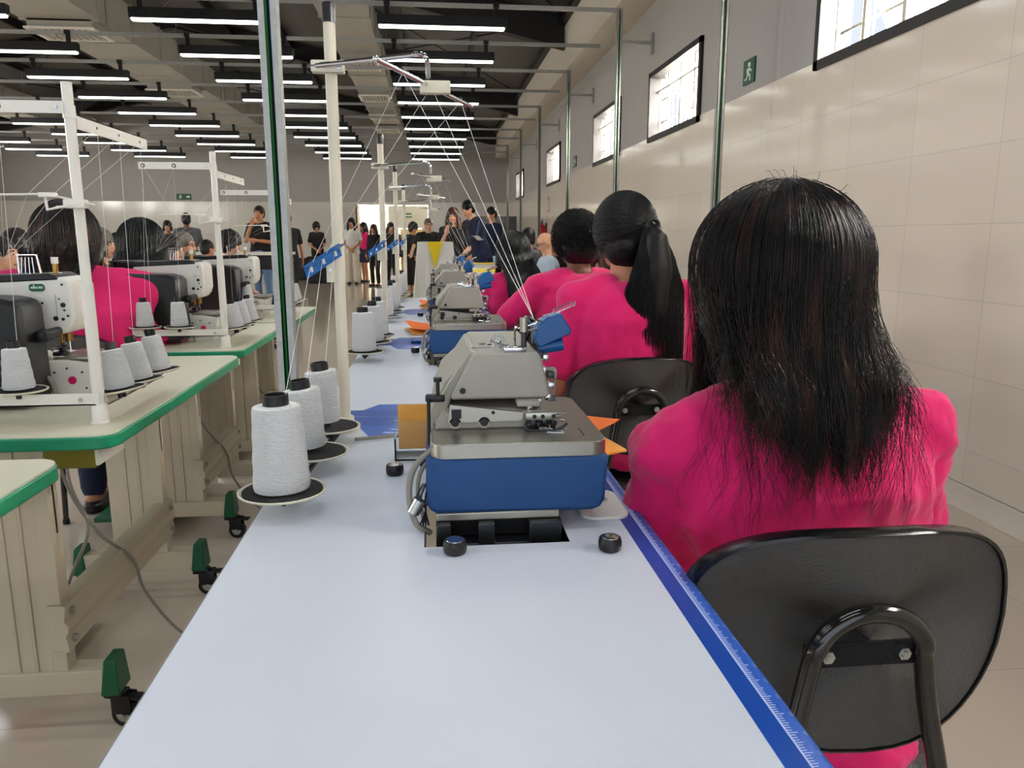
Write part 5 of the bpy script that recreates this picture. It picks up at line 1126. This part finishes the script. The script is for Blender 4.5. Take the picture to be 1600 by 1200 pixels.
t = thing('water_cup', 'small clear blue-white cup standing at the right of the far draped table', 'cup', (v.x, v.y, v.z)); b = MB(); b.lathe([(.03, 0), (.04, .1), (.038, .1), (.028, .004)], 'ltblue', 18); b.build('cup_body', t)
# speaker box, back counter, bench
v = P(520, 441, z=0)
t = thing('loudspeaker', 'big black loudspeaker box standing by the far wall near the white-clad woman', 'speaker', (-2.9, 20.6, 0)); b = MB(); b.box((0, 0, .34), (.62, .5, .68), 'matblack', bev=.02); b.build('cabinet', t)
b = MB(); b.b2((-.26, -.255, .05), (.26, -.25, .62), 'black'); b.build('grille', t)
t = thing('loudspeaker', 'black speaker box half behind the nearest cream pole', 'speaker', (-3.75, 22.2, 0)); b = MB(); b.box((0, 0, .3), (.5, .45, .6), 'matblack', bev=.02); b.build('cabinet', t)
b = MB(); b.b2((-.2, -.23, .05), (.2, -.225, .55), 'black'); b.build('grille', t)
v = P(360, 394, D=11.5)
t = thing('bench', 'long white-topped bench with dark front across the left of the hall', 'table', (v.x, v.y, 0)); b = MB(); b.b2((-1.3, -.3, v.z-.04), (.9, .3, v.z), 'white'); b.build('tabletop', t)
b = MB(); b.b2((-1.25, -.26, v.z-.25), (.85, .26, v.z-.04), 'black'); b.build('apron', t)
for x in (-1.15, .75):
    b = MB(); b.b2((x-.04, -.25, 0), (x+.04, .25, v.z-.25), 'black'); b.build('leg', t)
t = thing('partition_panel', 'low grey partition panel by the window wall at the far right', 'panel', (1.72, 21.0, 0)); b = MB(); b.b2((-.6, 0, .05), (.55, .05, 1.72), 'greycloth'); b.build('panel_board', t)
for x in (-.55, .5):
    b = MB(); b.b2((x-.02, -.15, 0), (x+.02, .2, .05), 'galv'); b.build('foot', t)
# ------------------------------------------------------------------ light
SC.view_settings.view_transform = 'Standard'; SC.view_settings.look = 'None'; SC.view_settings.gamma = 1; SC.view_settings.use_curve_mapping = False
SC.view_settings.exposure = .75
w = bpy.data.worlds.new('sky'); SC.world = w; w.use_nodes = True; bg = w.node_tree.nodes['Background']; bg.inputs[0].default_value = (.80, .88, 1, 1); bg.inputs[1].default_value = .6
def area(name, loc, rot, sx, sy, e, col=(1, 1, 1)):
    l = bpy.data.lights.new(name, 'AREA'); l.shape = 'RECTANGLE'; l.size = sx; l.size_y = sy; l.energy = e; l.color = col
    o = bpy.data.objects.new(name, l); COL.objects.link(o); o.location = loc; o.rotation_euler = rot; return o
for y0, y1 in WINS:
    area('window_daylight', (XR+.32, (y0+y1)/2, 2.6), (0, math.radians(62), 0), .8, y1-y0, 240, (1, .95, .86))
area('back_opening_fill', (-1.3, YB-.3, 1.6), (math.radians(90), 0, 0), 6.2, 3.0, 30, (.86, .93, 1))  # added fill light at the unseen opening in the back wall
for yy in (-1.5, 2.5, 6.5, 10.5, 14.5, 18.5):
    area('left_wall_fill', (XL+.05, yy, 2.6), (0, math.radians(-75), 0), .8, 1.6, 110, (1, .97, .92))  # fill lights added on the solid left wall to brighten the right wall
for yy in (6.74, 5.25, 3.76, 2.27, .78, -.71):      # the lamp rows that carry on over the photographer
    for cx in (.14, -2.2, -4.58, -7.0): area('pendant_lamp_light', (cx, yy, 3.2), (0, 0, 0), 1.25, .08, 4.5, (.93, .97, 1))
area('hall_daylight', (-1.2, YF+1.9, 2.6), (0, 0, 0), 3, 1.0, 120, (1, .97, .9))
